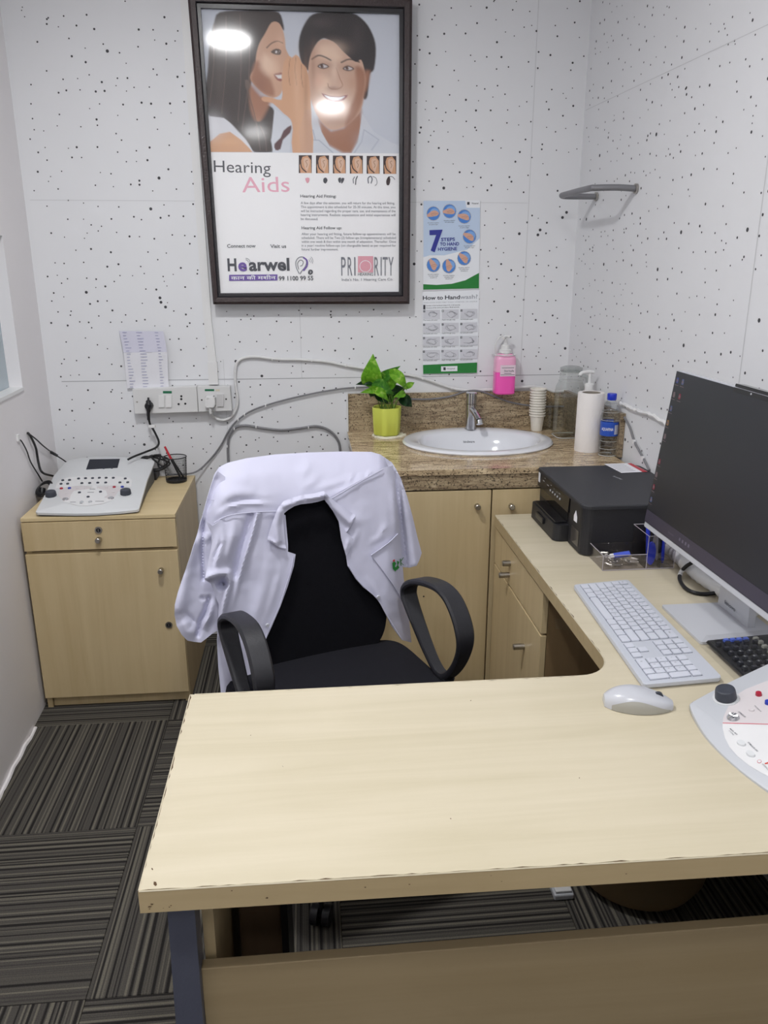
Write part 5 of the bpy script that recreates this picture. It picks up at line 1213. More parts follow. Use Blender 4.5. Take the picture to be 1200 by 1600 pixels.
# ================================================================== AUDIOMETERS
def plane3(a, b, c):
    n = (b-a).cross(c-a).normalized()
    return a, (n if n.z > 0 else -n)
def raised(bm, loop, n, h, mi=0, shrink=.0):
    c = sum(loop, Vector())/len(loop); prism(bm, loop, [p.lerp(c, shrink)+n*h for p in loop], mi)
def discloop(c, n, r, r2=None, k=20, e=None):
    e = e or Vector((1, 0, 0)); e = (e-n*e.dot(n)).normalized(); f = n.cross(e); r2 = r2 or r
    return [c+e*(r*math.cos(2*math.pi*i/k))+f*(r2*math.sin(2*math.pi*i/k)) for i in range(k)]
def dial(t, c, n, r, h, e=None):
    bm = bmesh.new(); raised(bm, discloop(c, n, r*1.22, k=32, e=e), n, .0018, 0); o = obj('dial', bm, GPL, t, True)
    bm = bmesh.new(); L = [discloop(c+n*z, n, r*q, k=32, e=e) for z, q in ((.0015, .96), (.003, 1.0), (h*.8, .93), (h*.95, .88), (h, .78), (h*.96, .5), (h*.95, .02))]
    R_ = [[bm.verts.new(p) for p in q] for q in L]
    for a, b in zip(R_, R_[1:]): bridge(bm, a, b)
    obj('dial_cap', bm, DKGREY, o, True)
def pushb(t, c, n, r, m, h=.004, r2=None, e=None, name='button'):
    bm = bmesh.new(); raised(bm, discloop(c, n, r, r2, 18, e), n, h, 0, .12); obj(name, bm, m, t, True)
BTNK = mat('button_slate', (44, 50, 64), .4); BTNR = mat('button_red', (172, 36, 60), .35); BTNB = mat('button_blue', (38, 60, 168), .35); LEGD = mat('print_line', (110, 112, 120), .7)
PANEL = mat('panel_white', (226, 226, 227), .4); PANEL2 = mat('panel_blush', (212, 206, 208), .4)
# ---- on the left cabinet
zt = cz
a3 = at_z(58, 797, zt+.020); b3 = at_z(212, 790, zt+.020); c3 = at_z(240, 716, zt+.085)
O_, N_ = plane3(a3, b3, c3)
t = aud = empty('audiometer', (-.75, 2.9, zt), 'light grey audiometer console with a small screen on top of the corner cabinet', 'audiometer')
c5 = lambda x, y: on_plane(x/4.4444+50, y/4.4444+700, O_, N_)          # pixel of the detail view -> top face
OUT = [(25, 440), (32, 425), (90, 320), (150, 190), (232, 95), (262, 80), (330, 66), (430, 57), (540, 56), (640, 60), (740, 68), (835, 80), (850, 92), (845, 110), (800, 220), (742, 420), (728, 426), (600, 440), (450, 450), (300, 452), (150, 449), (35, 446)]
loop = [c5(*p) for p in OUT]
bm = bmesh.new(); cen = sum(loop, Vector())/len(loop)
Lr = [[bm.verts.new(p) for p in q] for q in ([p.lerp(cen, .02) for p in loop], [p-N_*.002 for p in loop], [p-N_*.010 for p in loop])]
for q, s_ in zip(Lr, Lr[1:]): bridge(bm, q, s_)
poly(bm, [v.co.copy() for v in Lr[0]]); bmesh.ops.remove_doubles(bm, verts=bm.verts, dist=1e-5); obj('top_shell', bm, GPL, t, True)
bm = bmesh.new(); lo = [p.lerp(cen, .03)-N_*.010 for p in loop]
prism(bm, [Vector((p.x, p.y, zt+.001)) for p in lo], lo); obj('lower_shell', bm, mat('shell_dark', (92, 96, 102), .5), t)
def c5poly(bm, pts, h, mi=0, sm=0):
    q = [c5(*p)+N_*h for p in pts]
    if sm: q = smooth_pts(q, sm, True)
    poly(bm, q, mi)
bm = bmesh.new()
c5poly(bm, [(160, 285), (172, 250), (200, 222), (250, 205), (340, 198), (480, 196), (600, 198), (670, 206), (695, 225), (690, 272), (560, 262), (430, 262), (300, 265)], .0006, 0)
c5poly(bm, [(195, 265), (340, 262), (420, 270), (560, 262), (700, 290), (600, 300), (560, 360), (480, 392), (380, 402), (290, 396), (220, 370), (180, 330)], .0003, 1)
c5poly(bm, [(290, 300), (400, 285), (435, 255), (470, 285), (515, 298), (525, 330), (500, 345), (560, 362), (500, 385), (400, 402), (320, 402), (215, 374), (262, 360), (268, 330)], .0009, 0)
for x0, x1, y in ((265, 305, 376), (330, 350, 385), (440, 500, 370), (385, 430, 308), (400, 440, 286)):
    q = [c5(x0, y)+N_*.0012, c5(x1, y)+N_*.0012, c5(x1, y+3)+N_*.0012, c5(x0, y+3)+N_*.0012]; poly(bm, q, 2)
obj('panel_print', bm, [PANEL, PANEL2, LEGD], t, fix=False)
bm = bmesh.new(); raised(bm, [c5(*p) for p in ((400, 80), (610, 77), (594, 138), (376, 150))], N_, .0012); obj('screen', bm, mat('lcd_dark', (30, 34, 46), .5, spec=.2), t)
for x, y in ((388, 146), (443, 145), (498, 144), (555, 142)):
    pushb(t, c5(x, y), N_, .0042, BTNK, .003, .0024)
for x, y in ((214, 227), (261, 225), (202, 252), (248, 251), (324, 215), (372, 213), (421, 212), (468, 210), (515, 210), (565, 210), (648, 215), (347, 247), (401, 246), (457, 244), (512, 243), (611, 242), (665, 241), (330, 312), (476, 307), (390, 342)):
    pushb(t, c5(x, y), N_, .0056, BTNK, .004)
for x, y, m_ in ((204, 283, BTNR), (260, 281, BTNB), (571, 273, BTNR), (627, 272, BTNB)): pushb(t, c5(x, y), N_, .0060, m_, .004)
for x, y in ((316, 282), (372, 280), (416, 280), (460, 278), (516, 276), (244, 320), (562, 310)): pushb(t, c5(x, y), N_, .0056, PANEL2, .0025, .0035)
for x, y in ((345, 378), (405, 376)): pushb(t, c5(x, y), N_, .007, GPL2, .004)
for x, y in ((232, 356), (548, 348)): pushb(t, c5(x, y), N_, .011, CHROME, .003)
dial(t, c5(133, 335), N_, .0195, .020); dial(t, c5(652, 322), N_, .0195, .020)
# adapter and bundled cords behind it
t = empty('power_adapter', at_z(238, 742, zt), 'black power adapter with bundled cords behind the console', 'adapter')
bm = bmesh.new(); p = at_z(239, 748, zt); box(bm, p.x-.02, p.x+.02, p.y-.03, p.y+.05, zt+.001, zt+.032, bev=.004); obj('body', bm, BLK, t)
bm = bmesh.new(); c = Vector((p.x-.01, p.y+.02, zt+.06)); rr = random.Random(4)
for k in range(5): tube(bm, [c+Vector((rr.uniform(-.03, .03)+.05*math.cos(a), .035*math.sin(a*1.0)+rr.uniform(-.01, .01), .022*math.sin(a)+rr.uniform(-.006, .006))) for a in (0, 1.05, 2.1, 3.14, 4.2, 5.2)], .0036, 7, k=4, closed=True)
o = obj('bundled_cord', bm, CABK, t, True); o['kind'] = 'stuff'
# ---- second console, cropped by the right edge of the frame
t = empty('audiometer', (.85, 1.15, zd), 'white and grey audiometer console on the desk, cut off by the right picture edge', 'audiometer')
th2 = math.atan2(-.98, .20); E1 = Vector((math.cos(th2), math.sin(th2), 0)); E2 = Vector((-E1.y, E1.x, 0)); K0 = at_z(1078, 1097, zd+.016)
def d2(x, y, h=0.0): return K0+E1*x+E2*y+Vector((0, 0, .012+.24*y+h))-Vector((0, 0, .012))
A3 = d2(0, 0); O2, N2 = plane3(d2(0, 0), d2(.3, 0), d2(0, .3))
OUT2 = [(-.002, .012), (0, .004), (.006, -.006), (.05, -.024), (.10, -.038), (.16, -.045), (.22, -.045), (.28, -.038), (.33, -.024), (.372, -.006), (.378, .004), (.38, .012), (.385, .10), (.40, .28), (.40, .30), (.38, .315), (.28, .325), (.19, .328), (.10, .325), (0, .315), (-.02, .30), (-.022, .28), (-.012, .10)]
loop = smooth_pts([d2(*p) for p in OUT2], 4, True); cen = sum(loop, Vector())/len(loop)
bm = bmesh.new(); Lr = [[bm.verts.new(p) for p in q] for q in ([p.lerp(cen, .025) for p in loop], [p.lerp(cen, .006)-N2*.002 for p in loop], [p-N2*.006 for p in loop], [p-N2*.011 for p in loop])]
for q, s_ in zip(Lr, Lr[1:]): bridge(bm, q, s_)
poly(bm, [v.co.copy() for v in Lr[0]]); bmesh.ops.remove_doubles(bm, verts=bm.verts, dist=1e-5); obj('top_shell', bm, mat('shell_light', (194, 197, 203), .4), t, True)
bm = bmesh.new(); lo = [p.lerp(cen, .012)-N2*.011 for p in loop]; prism(bm, [Vector((p.x, p.y, zd+.0012)) for p in lo], lo); obj('lower_shell', bm, mat('shell_edge', (150, 150, 150), .5), t)
c9 = lambda x, y: on_plane(x/5.517+1080, y/5.517+970, O2, N2)
def c9poly(bm, pts, h, mi=0, sm=0):
    q = [c9(*p)+N2*h for p in pts]
    if sm: q = smooth_pts(q, sm)
    poly(bm, q, mi)
bm = bmesh.new()
c9poly(bm, [(272, 885), (275, 840), (300, 780), (360, 660), (470, 590), (700, 500), (1100, 420), (1500, 900), (1300, 1000), (900, 905)], .0003, 1)
c9poly(bm, [(270, 885), (272, 930), (290, 1010), (330, 1090), (400, 1170), (500, 1250), (600, 1310), (720, 1370), (900, 1440), (1500, 1500), (1500, 1000), (900, 905), (500, 890)], .0006, 0)
c9poly(bm, [(272, 881), (500, 886), (900, 900), (900, 906), (500, 893), (272, 888)], .0009, 2)
def c9text(s, x0, y0, x1, y1, h, mi, b=0.0):
    a, b_ = c9(x0, y0)+N2*.0012, c9(x1, y1)+N2*.0012; U = (b_-a); W = U.length; U.normalize(); text(bm, s, a, U, N2.cross(U), W, h, mi, b)
c9text('STIMULUS', 404, 790, 462, 836, .0028, 3, .02); c9text('MAN. REV', 330, 935, 392, 990, .0026, 3, .02); c9text('STORE', 322, 952, 362, 992, .0026, 3); c9text('STIMULUS ON', 484, 1052, 566, 1132, .0028, 3, .02); c9text('TALKBACK', 540, 735, 600, 790, .0024, 3); c9text('Fonix', 632, 1232, 790, 1390, .011, 4, .02); c9text('INTERACOUSTICS', 608, 1240, 700, 1330, .0030, 3)
c9poly(bm, [(588+20*math.cos(a*.628), 1216+16*math.sin(a*.628)) for a in range(10)], .0009, 2); c9poly(bm, [(588+16*math.cos(a*.628), 1216+12*math.sin(a*.628)) for a in range(10)], .0012, 0)
obj('panel_print', bm, [PANEL, PANEL2, mat('line_red', (206, 110, 124), .5), LEGD, mat('logo_red', (206, 74, 60), .5)], t, fix=False)
dial(t, c9(300, 668), N2, .0195, .022); pushb(t, c9(582, 640), N2, .0058, BTNR, .006, name='button'); pushb(t, c9(662, 714), N2, .0058, BTNB, .006)
pushb(t, c9(520, 772), N2, .0052, PANEL2, .003); pushb(t, c9(432, 1062), N2, .0088, GPL, .004, .0065, E1); pushb(t, c9(512, 1155), N2, .0088, GPL, .004, .0065, E1)
bm = bmesh.new(); c = c9(362, 835); n_ = 18; ra = [bm.verts.new(p+N2*.001) for p in discloop(c, N2, .0112, k=n_)]; tp = [bm.verts.new(p+N2*(.0062 if i % 2 else .0048)) for i, p in enumerate(discloop(c, N2, .008, k=n_))]; ct = bm.verts.new(c+N2*.004)
bridge(bm, ra, tp)
for i in range(n_): bm.faces.new((tp[i], tp[(i+1) % n_], ct))
obj('microphone', bm, CHROME, t)

# ================================================================== SMALL THINGS ON THE LEFT CABINET
pc = at_z(276, 752, zt); pcx, pcy = pc.x, pc.y
t = empty('pen_cup', (pcx, pcy, zt), 'black wire mesh pen cup on the right end of the corner cabinet', 'pen holder')
bm = bmesh.new(); R1, R2, HH = .040, .0445, .100
for k in range(44):
    a = 2*math.pi*k/44
    for s_ in (1, -1):
        q = [Vector((pcx+(R1+(R2-R1)*j/4)*math.cos(a+s_*.16*j), pcy+(R1+(R2-R1)*j/4)*math.sin(a+s_*.16*j), zt+.008+(HH-.012)*j/4)) for j in range(5)]; tube(bm, q, .00042, 3, k=0)
o = obj('mesh_wall', bm, BLK, t); o['kind'] = 'stuff'
bm = bmesh.new(); tube(bm, [(pcx+R2*math.cos(a), pcy+R2*math.sin(a), zt+HH) for a in [2*math.pi*i/32 for i in range(32)]], .0022, 8, k=0, closed=True); obj('rim', bm, BLK, t, True)
bm = bmesh.new(); lathe(bm, [(.0005, .001), (R1, .001), (R1+.001, .010), (R1-.0005, .010), (R1-.001, .003), (.0005, .003)], (pcx, pcy, zt), 32); obj('base', bm, BLK, t, True)
def pen(a, b, r, mb, mc, label, capf=.3, cat='pen', name='pen', back=False):
    a, b = Vector(a), Vector(b); t = empty(name, a, label, cat); d = (b-a)
    bm = bmesh.new(); cyl(bm, a, a+d*.06, r*.25, r*.8, 12); cyl(bm, a+d*.06, a+d*(1-capf), r, seg=14); obj('barrel', bm, mb, t, True)
    bm = bmesh.new(); cyl(bm, a+d*(1-capf), b, r*1.12, r*1.0, 14); obj('cap', bm, mc, t, True)
pen((pcx+.02, pcy-.005, zt+.008), (pcx-.035, pcy+.0, zt+.142), .0040, BLK, RED, 'black pen with a red end leaning left in the mesh pen cup', .38)
pen((pcx+.030, pcy+.012, zt+.006), (pcx-.024, pcy+.012, zt+.108), .0036, BLK, BLK, 'plain black pen leaning in the mesh pen cup behind the red-ended one')
# cords coming out of the left wall
def wl(x, y, off=.006): 
    p = at_x(x, y, -1.0); 
    for _ in range(4): p = at_x(x, y, xl(p.y)+off)
    return p
t = empty('wall_cord', wl(45, 675), 'black cord pair leaving the left wall and running behind the console', 'cable')
bm = bmesh.new(); p0 = wl(43, 676, .002); bq = at_z(80, 742, zt+.05)
tube(bm, [p0, wl(48, 682, .012), wl(56, 700, .010), wl(60, 722, .012), wl(66, 738, .03), at_y(84, 744, 3.10)], .0042, 9); tube(bm, [p0, wl(56, 686, .012), wl(68, 697, .012), at_y(84, 709, 3.20), at_y(98, 718, 3.18), at_y(110, 727, 3.15)], .0026, 8)
obj('cord', bm, CABK, t, True)
bm = bmesh.new(); p = at_y(84, 709, 3.20); cyl(bm, p+Vector((-.012, 0, .008)), p+Vector((.014, 0, -.009)), .0062, .005, 14); obj('inline_switch', bm, BLK, t, True)
t = empty('wall_cord', wl(29, 685), 'thin dark cord leaving the left wall below the window, nearest the camera', 'cable')
bm = bmesh.new(); tube(bm, [wl(29, 686, .002), wl(34, 690, .01), wl(42, 705, .008), wl(48, 722, .008), wl(60, 742, .010), wl(66, 752, .012)], .0024, 8); obj('cord', bm, CABK, t, True)
bm = bmesh.new(); p = wl(28, 683, .003); box(bm, p.x-.003, p.x+.004, p.y-.01, p.y+.01, p.z-.014, p.z+.01, bev=.002); obj('outlet', bm, WPL, t)
t = empty('coiled_cord', at_z(70, 776, zt), 'small black coil of cord and plug tucked left of the console on the cabinet', 'cable')
bm = bmesh.new(); c = at_z(68, 770, zt+.02)
for k in range(3): tube(bm, [c+Vector((.026*math.cos(a)+.004*k, .02*math.sin(a), .012+.02*math.sin(a+.4)+.004*k)) for a in (0, 1.05, 2.1, 3.14, 4.2, 5.2)], .003, 7, k=4, closed=True)
obj('cord', bm, CABK, t, True); bm = bmesh.new(); p = at_z(66, 776, zt); tube(bm, [p+Z_*.003, p+Vector((0, .0, .014)), p+Vector((.0, .01, .028))], .013, 12, k=3); obj('plug', bm, BLK, t, True)

# ================================================================== PRINTER
t = empty('printer', (.95, 2.38, zd), 'black ink tank printer on the far arm of the desk beside the wall', 'printer')
px0, px1, py0, py1, pz = .778, 1.128, 2.115, 2.580, .902
def rrect(x0, x1, y0, y1, r, k=5, rs=None):
    rs = rs or (r, r, r, r); out = []
    for (cx, cy, a0), r_ in zip(((x0, y0, math.pi), (x1, y0, 1.5*math.pi), (x1, y1, 0), (x0, y1, .5*math.pi)), rs):
        sx_ = 1 if cx == x0 else -1; sy_ = 1 if cy == y0 else -1
        for i in range(k+1):
            a = a0+i*math.pi/2/k; out.append((cx+sx_*r_+r_*math.cos(a), cy+sy_*r_+r_*math.sin(a)))
    return out
bm = bmesh.new(); L = rrect(px0+.006, px1, 2.245, py1, .006); prism(bm, [(x, y, zd+.004) for x, y in L], [(x, y, pz-.022) for x, y in L]); obj('body', bm, PRN, t)
bm = bmesh.new(); L = rrect(px0, px1, py0+.004, 2.243, .03, rs=(.028, .012, .002, .002)); prism(bm, [(x, y, zd+.004) for x, y in L], [(x, y, pz-.012) for x, y in L]); obj('ink_tank_housing', bm, PRN, t)
bm = bmesh.new(); L = rrect(px0-.004, px1, py0, py1+.004, .03, rs=(.034, .014, .03, .01)); rows = []
for s_, zz in ((1.0, pz-.0115), (1.0, pz-.003), (.99, pz)): rows.append([bm.verts.new(((px0+px1)/2+(x-(px0+px1)/2)*s_, (py0+py1)/2+(y-(py0+py1)/2)*s_, zz)) for x, y in L])
for q, s_ in zip(rows, rows[1:]): bridge(bm, q, s_)
bm.faces.new(rows[0]); bm.faces.new(rows[-1]); obj('scanner_lid', bm, mat('printer_lid', (44, 45, 50), .55, bump=.3, bscale=700), t)
bm = bmesh.new(); prism(bm, [(px0-.004, 2.25, .842), (px0-.004, 2.575, .842), (px0+.006, 2.575, .842), (px0+.006, 2.25, .842)], [(px0-.001, 2.25, pz-.012), (px0-.001, 2.575, pz-.012), (px0+.006, 2.575, pz-.012), (px0+.006, 2.25, pz-.012)]); cp_ = obj('control_panel', bm, PRNG, t)
for y in (2.33, 2.355, 2.38, 2.405, 2.43):
    bm = bmesh.new(); cyl(bm, (px0-.0035, y, .862), (px0-.006, y, .862), .0035, seg=10); obj('button', bm, GPL2, cp_)
bm = bmesh.new()
for y0_, y1_, z_ in ((2.33, 2.345, .876), (2.36, 2.366, .874), (2.39, 2.395, .876), (2.42, 2.43, .879), (2.49, 2.50, .884), (2.50, 2.515, .872), (2.45, 2.47, .87)):
    bm.faces.new([bm.verts.new(p) for p in ((px0-.0045, y0_, z_), (px0-.0045, y1_, z_), (px0-.0043, y1_, z_+.0022), (px0-.0043, y0_, z_+.0022))])
obj('panel_marks', bm, GPL2, cp_, fix=False)['kind'] = 'stuff'
def sideq(x, pts, name, m, par, th=.0008):
    q = [Vector((x, y, z)) for y, z in pts]; bm = bmesh.new(); prism(bm, q, [p-Vector((th, 0, 0)) for p in q]); return obj(name, bm, m, par)
sideq(px0-.0038, [(2.550, .856), (2.568, .856), (2.568, .888), (2.550, .888)], 'sticker', PAPER, t).__setitem__('label', 'small white sticker by the control panel')
sideq(px0+.0055, [(2.27, .808), (2.56, .808), (2.56, .838), (2.27, .838)], 'output_slot', BLKG, t)
bm = bmesh.new(); L = rrect(.738, px0+.006, 2.255, 2.525, .02, rs=(.022, .002, .002, .02)); prism(bm, [(x, y, zd+.002) for x, y in L], [(x+.002 if x < .76 else x, y, .800) for x, y in L]); tr = obj('paper_tray', bm, PRN, t)
bm = bmesh.new(); box(bm, .731, .742, 2.36, 2.44, .770, .790, bev=.003); obj('tray_handle', bm, PRNG, tr)
bm = bmesh.new(); box(bm, .745, px0+.004, 2.275, 2.50, .8005, .806, bev=.002); obj('output_flap', bm, PRNG, tr)
sideq(px0-.0005, [(2.150, .766), (2.215, .766), (2.215, .815), (2.150, .815)], 'tank_window', mat('tank_window', (70, 66, 64), .15, var=.6, vscale=22), t)
sideq(px0-.0005, [(2.172, .834), (2.200, .834), (2.200, .850), (2.186, .868), (2.172, .850)], 'sticker', PAPER, t).__setitem__('label', 'white house-shaped sticker')
bm = bmesh.new()
q = [at_z(*p, pz+.0006) for p in ((944, 725), (986, 723.5), (1012, 737), (971, 739))]; prism(bm, q, [p+Z_*.0004 for p in q], 0)
q = [at_z(*p, pz+.0011) for p in ((980, 724), (986, 723.5), (1012, 737), (1004, 737.5))]; poly(bm, q, 1)
for k in range(6):
    a = at_z(950+k*3.6, 727+k*1.9, pz+.0012); b = at_z(976+k*3.4, 726+k*1.9, pz+.0012); d_ = Vector((0, .003, 0)); bm.faces.new([bm.verts.new(p) for p in (a, b, b+d_, a+d_)]).material_index = 2
obj('sticker', bm, [PAPER, RED, GREYTXT], t, fix=False, label='white instruction sticker with a red edge')
bm = bmesh.new(); a = at_z(957, 744, pz+.0006); b = at_z(971, 749.5, pz+.0006); U = (b-a); W = U.length; U.normalize(); text(bm, 'brother', a, U, Z_.cross(U), W, .009, 0, .02); obj('maker_lettering', bm, GPL2, t, fix=False)

# ================================================================== MONITOR
t = empty('monitor', (.97, 1.67, zd), 'large dark desktop monitor leaning back on a silver stand at the right edge', 'monitor')
TL = Vector((.95, 1.995, 1.300)); tilt = math.radians(6.5); UP = Vector((math.sin(tilt), 0, math.cos(tilt))); SY_ = Vector((0, -1, 0)); SN = Vector((-math.cos(tilt), 0, math.sin(tilt)))
MW, MH = .62, .425
def mp(x, y, n=0.0): return TL+SY_*x-UP*y+SN*n      # x from the left edge, y down from the top
def mbox(bm, x0, x1, y0, y1, n0, n1, mi=0, bev=0.0):
    q = [mp(*p, n0) for p in ((x0, y0), (x1, y0), (x1, y1), (x0, y1))]; prism(bm, q, [p+SN*(n1-n0) for p in q], mi)
    if bev: bmesh.ops.bevel(bm, geom=bm.edges[:], offset=bev, segments=2, affect='EDGES')
bm = bmesh.new(); mbox(bm, 0, MW, 0, MH, -.028, -.0002, 0, .002); obj('housing', bm, SILV, t)
bm = bmesh.new(); mbox(bm, .0025, MW-.0025, .0025, MH-.016, 0, .0015); obj('screen', bm, mat('screen_dark', (40, 41, 47), .35), t)
bm = bmesh.new(); mbox(bm, .0025, MW-.0025, MH-.050, MH-.018, .0016, .0022); obj('lower_bezel', bm, mat('bezel_plum', (66, 62, 76), .35), t)
bm = bmesh.new(); mbox(bm, .292, .44, -.0065, .0005, -.022, .001, 0, .0008); mbox(bm, .292, .44, .002, .012, .0016, .0022); o = obj('webcam_bump', bm, BLKG, t)
bm = bmesh.new(); c = mp(.366, .006, .0022); cyl(bm, c, c+SN*.0012, .0022, seg=12); obj('webcam', bm, GPL2, o)
IC_ = [mat('icon_a', (60, 76, 140), .5), mat('icon_b', (120, 104, 108), .5), mat('icon_c', (132, 50, 66), .5), mat('icon_d', (150, 116, 74), .5), mat('icon_e', (84, 96, 132), .5)]
bm = bmesh.new(); rr = random.Random(3)
for k, (x, y, m_) in enumerate(((.018, .025, 0), (.048, .025, 4), (.016, .062, 1), (.048, .062, 2), (.016, .098, 4), (.015, .136, 3), (.015, .172, 1), (.015, .240, 2), (.014, .276, 1), (.014, .310, 2), (.014, .345, 4))):
    q = [mp(x+8.5e-3*a, y+8.5e-3*b, .0019) for a, b in ((-.6, -.8), (.5, -.9), (.8, .1), (.5, .8), (-.7, .7))]; poly(bm, q, m_)
    q = [mp(x+.004*a, y+.004*b, .0021) for a, b in ((-1, -1), (1, -.6), (.6, 1), (-1, .6))]; poly(bm, q, 1)
    q = [mp(x+a, y+b, .0019) for a, b in ((-.010, .011), (.010, .011), (.010, .0125), (-.010, .0125))]; poly(bm, q, 1)
obj('desktop_icons', bm, IC_, t, fix=False)
bm = bmesh.new()
for k in range(4): q = [mp(.205+k*.016+a, MH-.034+b, .0024) for a, b in ((0, -.004), (.007, -.004), (.007, .004), (0, .004))]; poly(bm, q, 0)
text(bm, 'lenovo', mp(.145, MH-.030, .0024), SY_, UP, .030, .006, 0)
obj('bezel_marks', bm, mat('bezel_mark', (112, 106, 122), .5), t, fix=False)
bm = bmesh.new()
nk = [(1.600, .0), (1.745, .0)]
prism(bm, [(1.0, 1.605, zd+.006), (1.0, 1.745, zd+.006), (1.018, 1.745, zd+.006), (1.018, 1.605, zd+.006)], [(1.000, 1.62, 1.02), (1.000, 1.73, 1.02), (1.016, 1.73, 1.02), (1.016, 1.62, 1.02)]); box(bm, .965, 1.012, 1.63, 1.72, 1.0, 1.07, bev=.003)
obj('stand_neck', bm, SILV, t)
bm = bmesh.new(); L = rrect(.858, 1.055, 1.545, 1.752, .006); prism(bm, [(x, y, zd+.0008) for x, y in L], [(x, y, zd+.007) for x, y in L]); obj('stand_base', bm, SILV, t)
bm = bmesh.new(); text(bm, 'lenovo', (.9985, 1.712, zd+.022), Vector((0, -1, 0)), Z_, .050, .010, 0, .02); obj('stand_lettering', bm, SILV2 if False else GREYTXT, t, fix=False)
# cables under the screen
t = empty('monitor_cable', at_z(1074, 888, zd), 'black cable looping under the monitor from behind the stand', 'cable')
bm = bmesh.new(); tube(bm, [at_z(1080, 880, zd+.05), at_z(1072, 885, zd+.035), at_z(1064, 894, zd+.014), at_z(1062, 905, zd+.006), at_z(1070, 918, zd+.006), at_z(1085, 926, zd+.006), at_z(1105, 928, zd+.006), at_z(1128, 924, zd+.02), at_z(1140, 918, zd+.05)], .0052, 10); obj('cord', bm, CABK, t, True)
bm = bmesh.new(); tube(bm, [at_z(1066.5, 890.5, zd+.022), at_z(1064, 894, zd+.014), at_z(1062.5, 899, zd+.010)], .0058, 10, k=3); obj('cord_tag', bm, WPL, t, True, label='white sleeve on the cable')
t = empty('white_cable_roll', at_z(1070, 885, zd), 'white ribbed cable sleeve lying along the wall behind the monitor', 'cable')
bm = bmesh.new(); P = smooth_pts([at_z(1040, 852, zd+.02), at_z(1062, 872, zd+.02), at_z(1100, 905, zd+.02), at_z(1180, 955, zd+.02)], 14); n = len(P)
tube(bm, P, lambda s: .017+.0022*math.sin(s*150), 14, k=0); obj('sleeve', bm, WPL, t, True)

# ================================================================== KEYBOARD
t = kb = empty('keyboard', at_z(1010, 990, zd), 'slim silver white computer keyboard with number pad on the desk', 'keyboard')
Cq = [at_z(*p, zd+.014) for p in ((981, 905), (1129, 1058), (1006, 1069), (896, 913))]      # far-top, near-top, near-bottom, far-bottom
def kq(u, v, h=0.0):       # u 0..1 from the far (Esc) end, v 0..1 from the function row to the space bar
    a = Cq[0].lerp(Cq[1], u); b = Cq[3].lerp(Cq[2], u); return a.lerp(b, v)+Z_*h
KL = (Cq[1]-Cq[0]).length
loop = []
for (u, v) in ((0, 0), (1, 0), (1, 1), (0, 1)):
    du, dv = .016, .06
    for k in range(4):
        a = k/3*math.pi/2; su = 1 if u == 0 else -1; sv = 1 if v == 0 else -1
        x, y = (1-math.sin(a), 1-math.cos(a)) if (u, v) in ((1, 0), (0, 1)) else (1-math.cos(a), 1-math.sin(a))
        loop.append(kq(u+su*du*x, v+sv*dv*y))
bm = bmesh.new()
hz = lambda p, z: Vector((p.x, p.y, z))
cc = sum(loop, Vector())/len(loop); R_ = [[bm.verts.new(q) for q in L] for L in ([hz(p.lerp(cc, .01), zd+.002) for p in loop], [hz(p, zd+.006) for p in loop], [hz(p, zd+.0125) for p in loop], [hz(p.lerp(cc, .008), zd+.014) for p in loop])]
for a, b in zip(R_, R_[1:]): bridge(bm, a, b)
poly(bm, [v.co.copy() for v in R_[0]]); poly(bm, [v.co.copy() for v in R_[-1]]); bmesh.ops.remove_doubles(bm, verts=bm.verts, dist=1e-6); obj('case', bm, KEYB, t)
U0, V0, UW, VH = .022, .075, .9560/22.6, .83/6
rows = [[('Esc', 0, 1)]+[(str(k), 1.25+k*1.0+(.0), 1) for k in range(0, 12)]+[('Del', 13.25, 1.75)],
        [('`', 0, 1)]+[(c, 1+i, 1) for i, c in enumerate('1234567890-=')]+[('', 13, 2)],
        [('', 0, 1.5)]+[(c, 1.5+i, 1) for i, c in enumerate('QWERTYUIOP[]')]+[('', 13.5, 1.5)],
        [('', 0, 1.75)]+[(c, 1.75+i, 1) for i, c in enumerate('ASDFGHJKL;')]+[("'", 11.75, 1), ('', 12.75, 2.25)],
        [('', 0, 2.25)]+[(c, 2.25+i, 1) for i, c in enumerate('ZXCVBNM,./')]+[('', 12.25, 2.75)],
        [('', 0, 1.25), ('', 1.25, 1.25), ('', 2.5, 1.25), ('', 3.75, 6), ('', 9.75, 1.25), ('', 11, 1.25), ('', 12.25, 1.25), ('', 13.5, 1.5)]]
keys = [(s_, x, r, w_, 1) for r, R in enumerate(rows) for s_, x, w_ in R]
keys += [('', 15.3+i, r, 1, 1) for r in (1, 2) for i in range(3)]+[('', 15.3+i, 0, 1, 1) for i in range(3)]+[('', 16.3, 4, 1, 1)]+[('', 15.3+i, 5, 1, 1) for i in range(3)]
keys += [('', 18.6+i, 1, 1, 1) for i in range(4)]+[(str(7+i), 18.6+i, 2, 1, 1) for i in range(3)]+[(str(4+i), 18.6+i, 3, 1, 1) for i in range(3)]+[(str(1+i), 18.6+i, 4, 1, 1) for i in range(3)]+[('0', 18.6, 5, 2, 1), ('.', 20.6, 5, 1, 1), ('', 21.6, 2, 1, 2), ('', 21.6, 4, 1, 2)]
kcache = {}
udir = (kq(1, .5)-kq(0, .5)).normalized(); vdir = (kq(.5, 1)-kq(.5, 0)).normalized()
uu = (kq(1, .5)-kq(0, .5)).length; vv_ = (kq(.5, 1)-kq(.5, 0)).length
legm = bmesh.new(); gapb = bmesh.new()
